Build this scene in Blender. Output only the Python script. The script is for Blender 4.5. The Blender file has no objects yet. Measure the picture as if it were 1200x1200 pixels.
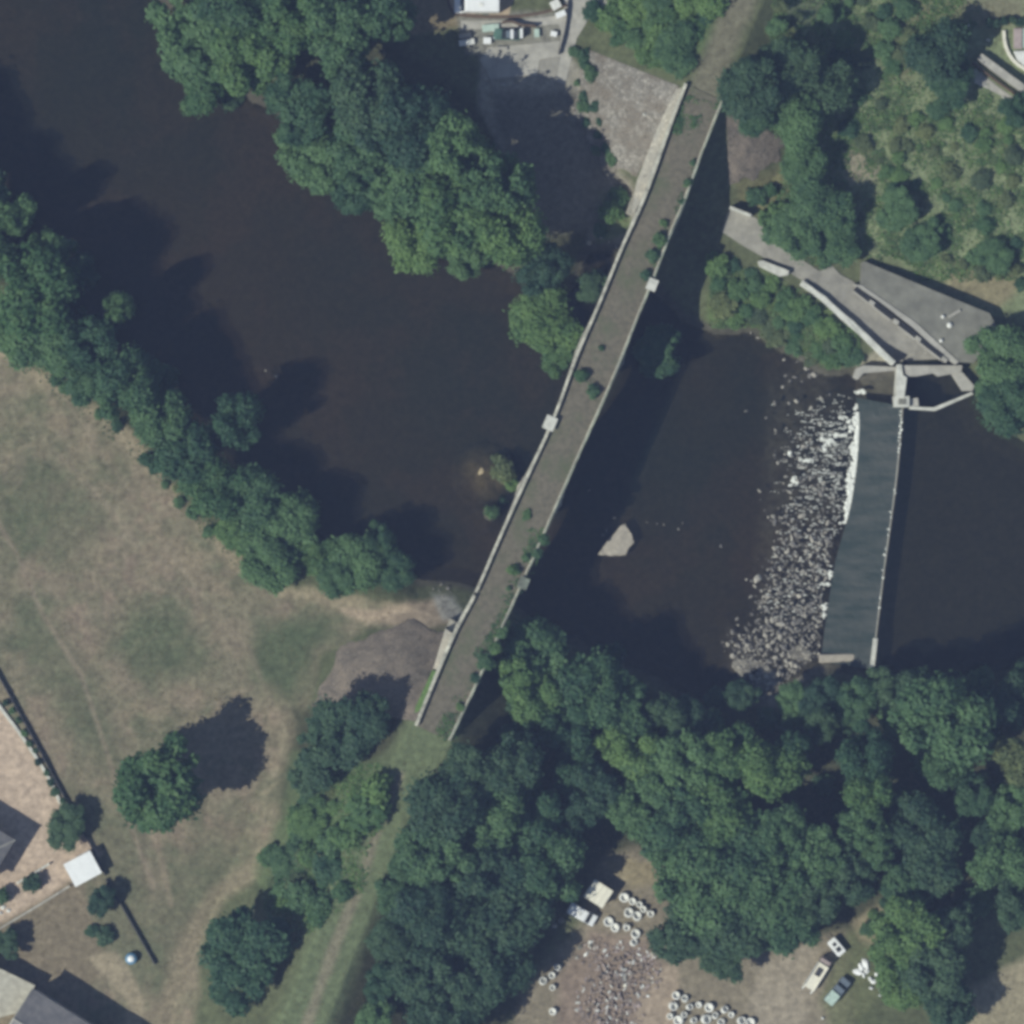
import bpy, bmesh, math, random
import numpy as np
from mathutils import Vector, Matrix

random.seed(7); rng = np.random.default_rng(7)
sc = bpy.context.scene
COL = sc.collection
# ------------------------------------------------------------------ camera, sky, sun, exposure
S = 0.14            # metres per photograph pixel at ground level
H = 900.0           # camera height
ZR = 3.0            # reference ground level
cam = bpy.data.cameras.new('camera'); camo = bpy.data.objects.new('camera', cam); COL.objects.link(camo)
camo.location = (0, 0, H); camo.rotation_euler = (0, 0, 0)
cam.sensor_width = 36; cam.angle = 2*math.atan(600*S/(H-ZR)); cam.clip_start = 10; cam.clip_end = 6000
sc.camera = camo
SUN_EL = math.radians(45); SH = Vector((0.87, 0.493)).normalized()      # shadows fall towards SH
w = bpy.data.worlds.new('World'); sc.world = w; w.use_nodes = True
nt = w.node_tree; bg = nt.nodes['Background']; sky = nt.nodes.new('ShaderNodeTexSky')
sky.sky_type = 'NISHITA'; sky.sun_disc = False; sky.sun_elevation = SUN_EL
sky.sun_rotation = math.atan2(-SH.x, -SH.y); sky.air_density = 1.1; sky.dust_density = 0.6; sky.ozone_density = 1.5
nt.links.new(sky.outputs[0], bg.inputs[0]); bg.inputs[1].default_value = 0.075
sl = bpy.data.lights.new('sun', 'SUN'); sl.energy = 4.8; sl.angle = math.radians(0.53); sl.color = (.96, .97, .87)
so = bpy.data.objects.new('sun', sl); COL.objects.link(so)
ldir = Vector((SH.x*math.cos(SUN_EL), SH.y*math.cos(SUN_EL), -math.sin(SUN_EL)))
so.rotation_euler = ldir.to_track_quat('-Z', 'Y').to_euler(); so.location = (-60, -40, 120)
vs = sc.view_settings; vs.view_transform = 'Standard'; vs.look = 'None'; vs.exposure = 0.0; vs.gamma = 1.0; vs.use_curve_mapping = False
sc.render.engine = 'CYCLES'
sc.cycles.pixel_filter_type = 'BLACKMAN_HARRIS'; sc.cycles.filter_width = 3.7
sc.cycles.transparent_max_bounces = 12; sc.cycles.max_bounces = 6; sc.cycles.diffuse_bounces = 3; sc.cycles.transmission_bounces = 3; sc.cycles.volume_bounces = 0
HAZE_DENSITY = 0.106/900

# ------------------------------------------------------------------ helpers
def P(px, py, z=ZR):
    k = S*(H-z)/(H-ZR)
    return ((px-600)*k, (600-py)*k)
def P3(px, py, z): return Vector((*P(px, py, z), z))
def sstep(a, b, x):
    t = np.clip((x-a)/(b-a), 0, 1); return t*t*(3-2*t)
def lattice(seed, n=256): return np.random.default_rng(seed).random((n, n))
_lat = {}
def vnoise(x, y, scale, seed=0):
    if seed not in _lat: _lat[seed] = lattice(1000+seed)
    g = _lat[seed]; n = g.shape[0]
    x = np.asarray(x)/scale+500.3; y = np.asarray(y)/scale+500.7
    xi = np.floor(x).astype(int); yi = np.floor(y).astype(int); fx = x-xi; fy = y-yi
    fx = fx*fx*(3-2*fx); fy = fy*fy*(3-2*fy)
    a = g[xi % n, yi % n]; b = g[(xi+1) % n, yi % n]; c = g[xi % n, (yi+1) % n]; d = g[(xi+1) % n, (yi+1) % n]
    return (a*(1-fx)+b*fx)*(1-fy)+(c*(1-fx)+d*fx)*fy
def fbm(x, y, scale, seed=0, octv=4):
    s = 0; a = 1; t = 0
    for o in range(octv):
        s = s+a*vnoise(x, y, scale/2**o, seed+o*17); t += a; a *= 0.55
    return s/t
def seg_dist(u, v, pts, closed=False):
    d = np.full(np.shape(u), 1e9)
    n = len(pts)
    for i in range(n if closed else n-1):
        (ax, ay), (bx, by) = pts[i], pts[(i+1) % n]
        ex, ey = bx-ax, by-ay; L = ex*ex+ey*ey+1e-9
        t = np.clip(((u-ax)*ex+(v-ay)*ey)/L, 0, 1)
        d = np.minimum(d, np.hypot(u-ax-t*ex, v-ay-t*ey))
    return d
def inside(u, v, pts):
    r = np.zeros(np.shape(u), bool); n = len(pts)
    for i in range(n):
        (ax, ay), (bx, by) = pts[i], pts[(i+1) % n]
        if ay == by: continue
        r ^= ((ay > v) != (by > v)) & (u < (bx-ax)*(v-ay)/(by-ay)+ax)
    return r
def sdist(u, v, pts):           # negative inside, in pixels
    d = seg_dist(u, v, pts, True); return np.where(inside(u, v, pts), -d, d)

def tag(o, label=None, cat=None, group=None, kind=None):
    if label: o['label'] = label
    if cat: o['category'] = cat
    if group: o['group'] = group
    if kind: o['kind'] = kind
    return o
def link(name, me, m=None, parent=None, loc=None):
    o = bpy.data.objects.new(name, me); COL.objects.link(o)
    if m is not None and me is not None:
        if len(me.materials) == 0: me.materials.append(m)
    if parent is not None: o.parent = parent
    if loc is not None: o.location = loc
    return o
def empty(name, loc, rz=0):
    o = bpy.data.objects.new(name, None); COL.objects.link(o); o.location = loc; o.rotation_euler = (0, 0, rz); o.empty_display_size = 0.3
    return o
def mesh(name, v, f, smooth=False):
    me = bpy.data.meshes.new(name); me.from_pydata([tuple(map(float, p)) for p in v], [], [tuple(map(int, q)) for q in f])
    me.validate(); me.update()
    if smooth: me.polygons.foreach_set('use_smooth', [True]*len(me.polygons))
    return me
def np_mesh(name, v, f, smooth=False):
    """v (n,3) f (m,k) with constant k"""
    me = bpy.data.meshes.new(name); n = len(v); m, k = f.shape
    me.vertices.add(n); me.vertices.foreach_set('co', np.asarray(v, np.float32).ravel())
    me.loops.add(m*k); me.loops.foreach_set('vertex_index', np.asarray(f, np.int32).ravel())
    me.polygons.add(m); me.polygons.foreach_set('loop_start', np.arange(0, m*k, k, dtype=np.int32))
    me.polygons.foreach_set('loop_total', np.full(m, k, np.int32))
    if smooth: me.polygons.foreach_set('use_smooth', np.ones(m, bool))
    me.update(); me.validate(); return me

class MB:
    """collects boxes and prisms, bevels, and links them as one mesh"""
    def __init__(s): s.bm = bmesh.new()
    def box(s, c, d, rz=0, rx=0, ry=0):
        M = Matrix.Translation(c) @ Matrix.Rotation(rz, 4, 'Z') @ Matrix.Rotation(ry, 4, 'Y') @ Matrix.Rotation(rx, 4, 'X') @ Matrix.Diagonal((*d, 1))
        bmesh.ops.create_cube(s.bm, size=1, matrix=M); return s
    def prism(s, pts, z0, z1):
        """pts list of (x,y); z1 a number or list"""
        area = sum(pts[i][0]*pts[(i+1) % len(pts)][1]-pts[(i+1) % len(pts)][0]*pts[i][1] for i in range(len(pts)))
        z1s = list(z1) if isinstance(z1, (list, tuple)) else [z1]*len(pts)
        if area < 0: pts = pts[::-1]; z1s = z1s[::-1]
        b = [s.bm.verts.new((x, y, z0)) for x, y in pts]; t = [s.bm.verts.new((x, y, z)) for (x, y), z in zip(pts, z1s)]
        n = len(pts)
        s.bm.faces.new(b[::-1]); s.bm.faces.new(t)
        for i in range(n): s.bm.faces.new((b[i], b[(i+1) % n], t[(i+1) % n], t[i]))
        return s
    def cyl(s, c, r, h, axis='Z', seg=16, r2=None):
        R = Matrix.Identity(4)
        if axis == 'X': R = Matrix.Rotation(math.pi/2, 4, 'Y')
        if axis == 'Y': R = Matrix.Rotation(math.pi/2, 4, 'X')
        bmesh.ops.create_cone(s.bm, cap_ends=True, segments=seg, radius1=r, radius2=r if r2 is None else r2, depth=h, matrix=Matrix.Translation(c) @ R); return s
    def lathe(s, prof, seg=20, c=(0, 0, 0)):
        rings = [[s.bm.verts.new((c[0]+r*math.cos(2*math.pi*i/seg), c[1]+r*math.sin(2*math.pi*i/seg), c[2]+z)) for i in range(seg)] for r, z in prof]
        for a, b in zip(rings, rings[1:]):
            for i in range(seg): s.bm.faces.new((a[i], a[(i+1) % seg], b[(i+1) % seg], b[i]))
        return s
    def bev(s, w, seg=2):
        bmesh.ops.bevel(s.bm, geom=s.bm.edges[:], offset=w, segments=seg, affect='EDGES', clamp_overlap=True); return s
    def rough(s, cuts, amp, scale, seed=1):
        bmesh.ops.subdivide_edges(s.bm, edges=s.bm.edges[:], cuts=cuts, use_grid_fill=True)
        rr = random.Random(seed)
        for v in s.bm.verts: v.co += Vector((rr.uniform(-1, 1), rr.uniform(-1, 1), rr.uniform(-.6, .6)))*amp
        return s
    def build(s, name, m, parent=None, loc=None, smooth=False):
        bmesh.ops.recalc_face_normals(s.bm, faces=s.bm.faces[:])
        me = bpy.data.meshes.new(name); s.bm.to_mesh(me); s.bm.free()
        if smooth: me.polygons.foreach_set('use_smooth', [True]*len(me.polygons))
        return link(name, me, m, parent, loc)
def pp(pts, z=ZR): return [P(x, y, z) for x, y in pts]
def ribbon(pts, wd):
    """closed polygon around a polyline of world (x,y)"""
    L, R = [], []
    for i, p in enumerate(pts):
        a = Vector(pts[max(i-1, 0)]); b = Vector(pts[min(i+1, len(pts)-1)]); d = (b-a).normalized(); n = Vector((-d.y, d.x))
        q = Vector(p); L.append(tuple(q+n*wd/2)); R.append(tuple(q-n*wd/2))
    return L+R[::-1]

# ------------------------------------------------------------------ materials
def new_mat(name):
    m = bpy.data.materials.new(name); m.use_nodes = True
    return m, m.node_tree, m.node_tree.nodes['Principled BSDF']
def mat(name, c, var=0.25, scale=2.0, rough=0.85, bump=0.0, bscale=8.0, metal=0.0, c2=None, coord='Object', spec=0.3, mixlo=.35, mixhi=.65):
    m, t, b = new_mat(name); N = t.nodes.new
    tc = N('ShaderNodeTexCoord'); n = N('ShaderNodeTexNoise'); n.inputs['Scale'].default_value = scale; n.inputs['Detail'].default_value = 6; n.inputs['Roughness'].default_value = .65
    t.links.new(tc.outputs[coord], n.inputs['Vector'])
    r = N('ShaderNodeValToRGB'); r.color_ramp.elements[0].position = mixlo; r.color_ramp.elements[1].position = mixhi
    lo = c2 if c2 else tuple(x*(1-var) for x in c); hi = c if c2 else tuple(min(1, x*(1+var)) for x in c)
    r.color_ramp.elements[0].color = (*lo, 1); r.color_ramp.elements[1].color = (*hi, 1)
    t.links.new(n.outputs['Fac'], r.inputs['Fac']); t.links.new(r.outputs['Color'], b.inputs['Base Color'])
    b.inputs['Roughness'].default_value = rough; b.inputs['Metallic'].default_value = metal; b.inputs['Specular IOR Level'].default_value = spec
    if bump:
        n2 = N('ShaderNodeTexNoise'); n2.inputs['Scale'].default_value = bscale; n2.inputs['Detail'].default_value = 5
        t.links.new(tc.outputs[coord], n2.inputs['Vector']); bp = N('ShaderNodeBump'); bp.inputs['Strength'].default_value = bump; bp.inputs['Distance'].default_value = .2
        t.links.new(n2.outputs['Fac'], bp.inputs['Height']); t.links.new(bp.outputs['Normal'], b.inputs['Normal'])
    return m
def stone_mat(name, c1, c2, c3, scale, joint, bump=.6, jw=.06):
    """irregular laid stone: voronoi cells with darker joints and lichen blotches"""
    m, t, b = new_mat(name); N = t.nodes.new
    tc = N('ShaderNodeTexCoord'); v = N('ShaderNodeTexVoronoi'); v.inputs['Scale'].default_value = scale; t.links.new(tc.outputs['Object'], v.inputs['Vector'])
    r = N('ShaderNodeValToRGB'); r.color_ramp.elements[0].color = (*c1, 1); r.color_ramp.elements[1].color = (*c2, 1)
    sx = N('ShaderNodeSeparateColor'); t.links.new(v.outputs['Color'], sx.inputs[0]); t.links.new(sx.outputs[0], r.inputs['Fac'])
    n = N('ShaderNodeTexNoise'); n.inputs['Scale'].default_value = .28; n.inputs['Detail'].default_value = 7; n.inputs['Roughness'].default_value = .7; t.links.new(tc.outputs['Object'], n.inputs['Vector'])
    rr = N('ShaderNodeValToRGB'); rr.color_ramp.elements[0].position = .42; rr.color_ramp.elements[1].position = .62; t.links.new(n.outputs['Fac'], rr.inputs['Fac'])
    mx = N('ShaderNodeMix'); mx.data_type = 'RGBA'; t.links.new(rr.outputs['Color'], mx.inputs['Factor']); t.links.new(r.outputs['Color'], mx.inputs['A']); mx.inputs['B'].default_value = (*c3, 1)
    ve = N('ShaderNodeTexVoronoi'); ve.feature = 'DISTANCE_TO_EDGE'; ve.inputs['Scale'].default_value = scale; t.links.new(tc.outputs['Object'], ve.inputs['Vector'])
    rj = N('ShaderNodeMapRange'); rj.inputs['From Max'].default_value = jw; t.links.new(ve.outputs['Distance'], rj.inputs['Value'])
    mj = N('ShaderNodeMix'); mj.data_type = 'RGBA'; t.links.new(rj.outputs['Result'], mj.inputs['Factor']); mj.inputs['A'].default_value = (*joint, 1); t.links.new(mx.outputs['Result'], mj.inputs['B'])
    t.links.new(mj.outputs['Result'], b.inputs['Base Color']); b.inputs['Roughness'].default_value = .9
    bp = N('ShaderNodeBump'); bp.inputs['Strength'].default_value = bump; bp.inputs['Distance'].default_value = .15; t.links.new(rj.outputs['Result'], bp.inputs['Height']); t.links.new(bp.outputs['Normal'], b.inputs['Normal'])
    return m
def leaf_mat(name, c, hue=.25):
    m, t, b = new_mat(name); N = t.nodes.new
    oi = N('ShaderNodeObjectInfo'); tc = N('ShaderNodeTexCoord'); n = N('ShaderNodeTexNoise'); n.inputs['Scale'].default_value = .55; n.inputs['Detail'].default_value = 3
    t.links.new(tc.outputs['Object'], n.inputs['Vector'])
    ad = N('ShaderNodeMath'); ad.operation = 'ADD'; t.links.new(n.outputs['Fac'], ad.inputs[0])
    ml = N('ShaderNodeMath'); ml.operation = 'MULTIPLY_ADD'; t.links.new(oi.outputs['Random'], ml.inputs[0]); ml.inputs[1].default_value = .5; ml.inputs[2].default_value = -.25
    t.links.new(ml.outputs[0], ad.inputs[1])
    r = N('ShaderNodeValToRGB'); r.color_ramp.elements[0].position = .25; r.color_ramp.elements[1].position = .75
    r.color_ramp.elements[0].color = (c[0]*(1-hue)*.85, c[1]*(1-hue), c[2]*(1-hue)*1.1, 1); r.color_ramp.elements[1].color = (c[0]*(1+hue)*1.1, c[1]*(1+hue), c[2]*(1+hue)*.85, 1)
    t.links.new(ad.outputs[0], r.inputs['Fac'])
    t.links.new(r.outputs['Color'], b.inputs['Base Color']); b.inputs['Roughness'].default_value = .6; b.inputs['Specular IOR Level'].default_value = .25
    tr = N('ShaderNodeBsdfTranslucent'); t.links.new(r.outputs['Color'], tr.inputs['Color'])
    mx = N('ShaderNodeMixShader'); mx.inputs[0].default_value = .48; out = t.nodes['Material Output']
    t.links.new(b.outputs[0], mx.inputs[1]); t.links.new(tr.outputs[0], mx.inputs[2]); t.links.new(mx.outputs[0], out.inputs['Surface'])
    return m
LEAF = [leaf_mat('leaf_dark', (.076, .142, .084)), leaf_mat('leaf_mid', (.100, .190, .096), .34), leaf_mat('leaf_bright', (.130, .230, .092), .28), leaf_mat('leaf_olive', (.155, .200, .100), .28)]
M = dict(
    bark=mat('bark', (.10, .08, .06), .4, 6),
    masonry=stone_mat('masonry', (.42, .38, .30), (.56, .51, .41), (.36, .34, .29), 1.6, (.24, .22, .18), .4, .05),
    coping=mat('coping', (.44, .42, .34), .4, .9, bump=.2),
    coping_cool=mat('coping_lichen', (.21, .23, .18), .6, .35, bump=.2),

    moss=mat('moss', (.10, .17, .05), .3, 3, bump=.4),
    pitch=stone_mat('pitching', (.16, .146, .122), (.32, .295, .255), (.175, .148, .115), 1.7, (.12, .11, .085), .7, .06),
    concrete=mat('concrete', (.36, .34, .295), .18, .5, bump=.15, bscale=3),
    concrete_pale=mat('concrete_pale', (.52, .51, .45), .2, .8, bump=.15),
    platform=mat('platform_grey', (.178, .172, .142), .22, .35, bump=.12, bscale=3),
    asphalt=mat('asphalt_path', (.25, .235, .20), .2, .5, bump=.2),
    slot=mat('dark_slot', (.02, .02, .02), .2, 2, rough=.5),  # near-black, puts the shade inside slots and openings into the colour
    rock=mat('boulder_stone', (.20, .185, .165), .5, 1.4, bump=.5, bscale=4),
    rock_pale=mat('boulder_pale', (.38, .35, .295), .4, 1.4, bump=.5, bscale=4),
    sand=mat('sand', (.42, .36, .26), .15, 1.5, bump=.2),
    gravelbar=mat('gravel_bar', (.36, .32, .26), .15, 1.5, bump=.3),
    white=mat('white_paint', (.78, .78, .76), .06, .8, rough=.35, spec=.5),
    white_dirty=mat('white_weathered', (.66, .65, .60), .14, 1.5, rough=.6),
    cream=mat('cream_sheet', (.72, .68, .56), .1, 1.2, rough=.6),
    glass=mat('dark_glass', (.025, .03, .035), .1, 1, rough=.12, spec=.6),
    rubber=mat('rubber', (.02, .02, .02), .2, 3, rough=.8),
    dark=mat('dark_metal', (.05, .05, .055), .3, 2, rough=.5),
    blue_grey=mat('blue_grey_paint', (.14, .17, .20), .15, 1.0, rough=.4, spec=.5),
    green_paint=mat('green_paint', (.06, .13, .10), .2, 1, rough=.4, spec=.5),
    pale_green=mat('pale_green_sheet', (.42, .52, .45), .15, 1.2, rough=.5),
    pink_grey=mat('pink_grey_paint', (.36, .29, .27), .15, 1.2, rough=.5),
    blue=mat('blue_plastic', (.10, .22, .34), .15, 1, rough=.45),
    terracotta=mat('terracotta', (.40, .28, .21), .3, .9, bump=.3, bscale=6),
    wood=mat('weathered_wood', (.22, .18, .14), .35, 2.2, bump=.3),
    rubble=mat('rubble_scrap', (.28, .225, .19), .4, 2.2, bump=.5),
    tan=mat('tan_paving', (.36, .28, .19), .18, .6),
    brown=mat('brown_edge', (.11, .075, .05), .25, 1.5),
    render=mat('house_render', (.50, .45, .38), .12, .8),
    hedge=leaf_mat('hedge_leaf', (.045, .075, .035)),
)
def blotch(name, base, base2, other, s1, s2, lo, hi, bump=.3):
    m = mat(name, base, .2, s1, c2=base2, bump=bump, bscale=5); t = m.node_tree; N = t.nodes.new; b = t.nodes['Principled BSDF']
    src = b.inputs['Base Color'].links[0].from_socket; tc = N('ShaderNodeTexCoord'); n = N('ShaderNodeTexNoise'); n.inputs['Scale'].default_value = s2; n.inputs['Detail'].default_value = 6; n.inputs['Roughness'].default_value = .7
    t.links.new(tc.outputs['Object'], n.inputs['Vector']); r = N('ShaderNodeMapRange'); r.inputs['From Min'].default_value = lo; r.inputs['From Max'].default_value = hi; t.links.new(n.outputs['Fac'], r.inputs['Value'])
    mx = N('ShaderNodeMix'); mx.data_type = 'RGBA'; t.links.new(r.outputs['Result'], mx.inputs['Factor']); t.links.new(src, mx.inputs['A']); mx.inputs['B'].default_value = (*other, 1); t.links.new(mx.outputs['Result'], b.inputs['Base Color']); return m
M['ballast'] = blotch('ballast', (.168, .146, .106), (.104, .093, .066), (.098, .108, .060), 1.3, .14, .5, .66, .5)
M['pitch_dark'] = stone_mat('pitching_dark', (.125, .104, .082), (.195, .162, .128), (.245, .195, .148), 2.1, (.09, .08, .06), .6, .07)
def tile_roof(name, c1, c2, scale=3.2):
    m, t, b = new_mat(name); N = t.nodes.new
    tc = N('ShaderNodeTexCoord'); w_ = N('ShaderNodeTexWave'); w_.bands_direction = 'Y'; w_.inputs['Scale'].default_value = scale; w_.inputs['Distortion'].default_value = .6; w_.inputs['Detail'].default_value = 2
    t.links.new(tc.outputs['Object'], w_.inputs['Vector'])
    n = N('ShaderNodeTexNoise'); n.inputs['Scale'].default_value = .9; n.inputs['Detail'].default_value = 6; t.links.new(tc.outputs['Object'], n.inputs['Vector'])
    r = N('ShaderNodeValToRGB'); r.color_ramp.elements[0].position = .35; r.color_ramp.elements[1].position = .7; r.color_ramp.elements[0].color = (*c1, 1); r.color_ramp.elements[1].color = (*c2, 1)
    t.links.new(n.outputs['Fac'], r.inputs['Fac']); t.links.new(r.outputs['Color'], b.inputs['Base Color']); b.inputs['Roughness'].default_value = .85
    bp = N('ShaderNodeBump'); bp.inputs['Strength'].default_value = .5; bp.inputs['Distance'].default_value = .06; t.links.new(w_.outputs['Fac'], bp.inputs['Height']); t.links.new(bp.outputs['Normal'], b.inputs['Normal'])
    return m
M['slate'] = tile_roof('slate_roof', (.15, .145, .15), (.24, .225, .22))
M['pale_tile'] = tile_roof('pale_tile_roof', (.38, .35, .28), (.55, .52, .42))
def water_mat(name, c1, c2, scale=.02, rough=.12, bump=.06, clear=.42, stretch=None):
    m, t, b = new_mat(name); N = t.nodes.new
    tc = N('ShaderNodeTexCoord'); n = N('ShaderNodeTexNoise'); n.inputs['Scale'].default_value = scale; n.inputs['Detail'].default_value = 4; t.links.new(tc.outputs['Object'], n.inputs['Vector'])
    r = N('ShaderNodeValToRGB'); r.color_ramp.elements[0].position = .35; r.color_ramp.elements[1].position = .65; r.color_ramp.elements[0].color = (*c1, 1); r.color_ramp.elements[1].color = (*c2, 1)
    t.links.new(n.outputs['Fac'], r.inputs['Fac']); t.links.new(r.outputs['Color'], b.inputs['Base Color']); b.inputs['Roughness'].default_value = rough; b.inputs['IOR'].default_value = 1.33
    n2 = N('ShaderNodeTexNoise'); n2.inputs['Scale'].default_value = 1.2; n2.inputs['Detail'].default_value = 4; t.links.new(tc.outputs['Object'], n2.inputs['Vector'])
    bp = N('ShaderNodeBump'); bp.inputs['Strength'].default_value = .4; bp.inputs['Distance'].default_value = bump; t.links.new(n2.outputs['Fac'], bp.inputs['Height']); t.links.new(bp.outputs['Normal'], b.inputs['Normal'])
    if stretch:
        mp = N('ShaderNodeMapping'); mp.inputs['Scale'].default_value = stretch; mp.inputs['Rotation'].default_value = (0, 0, -.12); t.links.new(tc.outputs['Object'], mp.inputs['Vector']); t.links.new(mp.outputs[0], n.inputs['Vector'])
    if clear:
        tp = N('ShaderNodeBsdfTransparent'); tp.inputs['Color'].default_value = (.95, .92, .82, 1); mx = N('ShaderNodeMixShader'); mx.inputs[0].default_value = clear
        t.links.new(b.outputs[0], mx.inputs[1]); t.links.new(tp.outputs[0], mx.inputs[2]); t.links.new(mx.outputs[0], t.nodes['Material Output'].inputs['Surface'])
    return m
M['river'] = water_mat('river_water', (.003, .009, .010), (.018, .0125, .009), .018)
M['pond'] = water_mat('upstream_water', (.004, .009, .010), (.007, .009, .009))
M['sheet'] = water_mat('weir_sheet_water', (.032, .045, .040), (.066, .072, .064), 1.0, .3, .25, 0, (.10, .8, 1))
M['foam'] = mat('foam', (.66, .66, .60), .3, 1.6, rough=.8, bump=.5, bscale=4, mixlo=.25, mixhi=.6)

# ------------------------------------------------------------------ terrain
RIVER = [(-700, -500), (120, -200), (178, -20), (240, 66), (318, 128), (400, 188), (470, 238), (535, 278), (606, 322), (640, 352), (668, 335), (690, 292), (730, 296), (762, 335), (800, 374), (840, 388), (885, 388), (930, 410), (962, 434), (1003, 436), (1046, 436),
         (1112, 432), (1142, 462), (1152, 496), (1212, 530), (1800, 600), (1800, 800), (1200, 780), (1100, 786), (1022, 788), (960, 784), (915, 812), (850, 830), (760, 796), (700, 762), (640, 742), (600, 728), (560, 706), (520, 692), (470, 668), (400, 650), (330, 622), (290, 588), (232, 536), (170, 475), (110, 420), (60, 365), (50, 330), (0, 290), (-200, 190), (-800, 90)]
RAIL_N = [(825, 109), (843, 60), (866, 5), (890, -60), (940, -250)]
RAIL_S = [(507, 859), (485, 900), (458, 945), (432, 1010), (404, 1080), (376, 1150), (352, 1210), (300, 1360)]
DECK = 15.2
def terrain(x, y):
    x = np.asarray(x, float); y = np.asarray(y, float); u = x/S+600; v = 600-y/S
    d = sdist(u, v, RIVER)*S + (fbm(x, y, 6, 3)-.5)*2.2
    up = sstep(1040, 1070, u)
    base = 3.0 + 2.2*sstep(840, 940, u)*sstep(340, 240, v) + (fbm(x, y, 14, 5)-.5)*.9 + (fbm(x, y, 2.5, 9, 3)-.5)*.25
    bank = sstep(-1.0, 5.5, d); lift = 1.5*up*sstep(-2, 1.5, d)
    z = -1.6*sstep(0, -3, d) + bank*(base+.1)*(1) - .1; z = np.maximum(z, np.where(d > -1, lift*1.0+(d > .3)*.15*up, z))
    # embankments
    for R in (RAIL_N, RAIL_S):
        de = seg_dist(u, v, R)*S
        zz = DECK - np.maximum(0, de-3.4)/1.42 - .06 + (fbm(x, y, 1.5, 12, 3)-.5)*.3*sstep(2.5, 5, de)
        z = np.where(zz > z, zz, z)
    # islets by the piers and the rock pile
    for cx, cy, r, h in ((594, 560, 15, .4), (574, 602, 13, .35), (568, 556, 24, -.22), (772, 415, 20, .6), (735, 300, 16, 1.2), (880, 780, 40, .02), (900, 800, 24, .35), (940, 768, 22, .05)):
        q = np.hypot(u-cx, v-cy)/r; z = np.where(q < 1.6, np.maximum(z, h-(h+1.2)*sstep(.3, 1.5, q)+(fbm(x, y, 1.6, 30, 3)-.5)*.8), z)
    return z
def tz(px, py):
    x, y = P(px, py, ZR); z = float(terrain(np.array([x]), np.array([y]))[0]); return z
def ground_pt(px, py):
    z = tz(px, py); x, y = P(px, py, z); return Vector((x, y, float(terrain(np.array([x]), np.array([y]))[0])))

xs = np.concatenate([np.linspace(-420, -100, 33)[:-1], np.arange(-100, 100.01, .34), np.linspace(100, 420, 34)[1:]])
X, Y = np.meshgrid(xs, xs, indexing='ij'); Z = terrain(X, Y); n = len(xs)
V = np.stack([X.ravel(), Y.ravel(), Z.ravel()], 1)
I = np.arange(n*n).reshape(n, n); F = np.stack([I[:-1, :-1].ravel(), I[1:, :-1].ravel(), I[1:, 1:].ravel(), I[:-1, 1:].ravel()], 1)
U = X/S+600; W = 600-Y/S
ROCKZ_ = [(850, 735), (960, 735), (962, 790), (905, 830), (860, 820)]
# ground colours: dry meadow, green patches, bare earth, paving, worn tracks, painted yard shade
def blend(col, c, a): return col*(1-a[..., None]) + np.array(c)*a[..., None]
C = np.zeros((n, n, 3)); C[:] = (.095, .105, .055)
wob = (fbm(X, Y, 5, 41)-.5)*26; wob2 = (fbm(X, Y, 1.8, 47)-.5)*9
def paint(poly, c, feather=10, amt=1.0, w_=1.0, line=None):
    global C
    q = np.array(poly); pad = (line or 0)+feather+40
    ii = np.where((xs/S+600 > q[:, 0].min()-pad) & (xs/S+600 < q[:, 0].max()+pad))[0]; jj = np.where((600-xs/S > q[:, 1].min()-pad) & (600-xs/S < q[:, 1].max()+pad))[0]
    if len(ii) == 0 or len(jj) == 0: return
    s = np.ix_(ii, jj); u = U[s]; v = W[s]
    d = (seg_dist(u, v, poly)-line/2 if line else sdist(u, v, poly)) + (wob[s]+wob2[s])*w_
    C[s] = blend(C[s], c, amt*sstep(feather/2, -feather/2, d))
MEADOW = [(-900, -50), (-100, 340), (0, 405), (60, 440), (150, 508), (215, 585), (262, 640), (330, 692), (500, 712), (520, 735), (430, 735), (375, 770), (360, 830), (345, 930), (310, 1020), (240, 1060), (225, 1260), (-900, 1300)]
paint(MEADOW, (.202, .168, .114), 14, 1, .5)
a = sstep(.5, .64, fbm(X, Y, 11, 61))*sstep(6, -6, sdist(U, W, MEADOW)); C = blend(C, (.110, .120, .070), a*.65)
a = sstep(.52, .66, fbm(X, Y, 7, 77))*sstep(6, -6, sdist(U, W, MEADOW)); C = blend(C, (.225, .172, .125), a*.65)
a = sstep(.48, .62, fbm(X, Y, 3.2, 151))*sstep(6, -6, sdist(U, W, MEADOW)); C = blend(C, (.125, .132, .078), a*.4)
a = sstep(.52, .66, fbm(X+Y*.55, Y*2.6-X*1.6, 5, 157))*sstep(6, -6, sdist(U, W, MEADOW)); C = blend(C, (.25, .205, .135), a*.4)
a = sstep(.5, .66, fbm(X, Y, 1.6, 87))*sstep(6, -6, sdist(U, W, MEADOW)); C = blend(C, (.22, .19, .13), a*.4)
G = (.078, .100, .052)
for poly, am in (([(0, 560), (60, 540), (120, 610), (90, 660), (0, 660)], .45), ([(140, 700), (230, 720), (255, 790), (190, 800), (130, 760)], .6), ([(0, 690), (60, 720), (120, 800), (150, 900), (110, 900), (40, 800)], .6),
                 ([(300, 725), (400, 722), (370, 770), (350, 840), (290, 800)], .9), ([(200, 1010), (290, 960), (310, 1010), (235, 1070), (200, 1120), (170, 1090)], .5), ([(60, 900), (150, 960), (200, 1150), (150, 1180), (130, 1020)], .45)):
    paint(poly, G, 40, am, 1)
paint([(0, 412), (60, 445), (150, 512), (212, 588), (262, 645), (330, 692), (470, 712), (520, 722)], (.30, .25, .165), 14, .75, .8, line=14)
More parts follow.
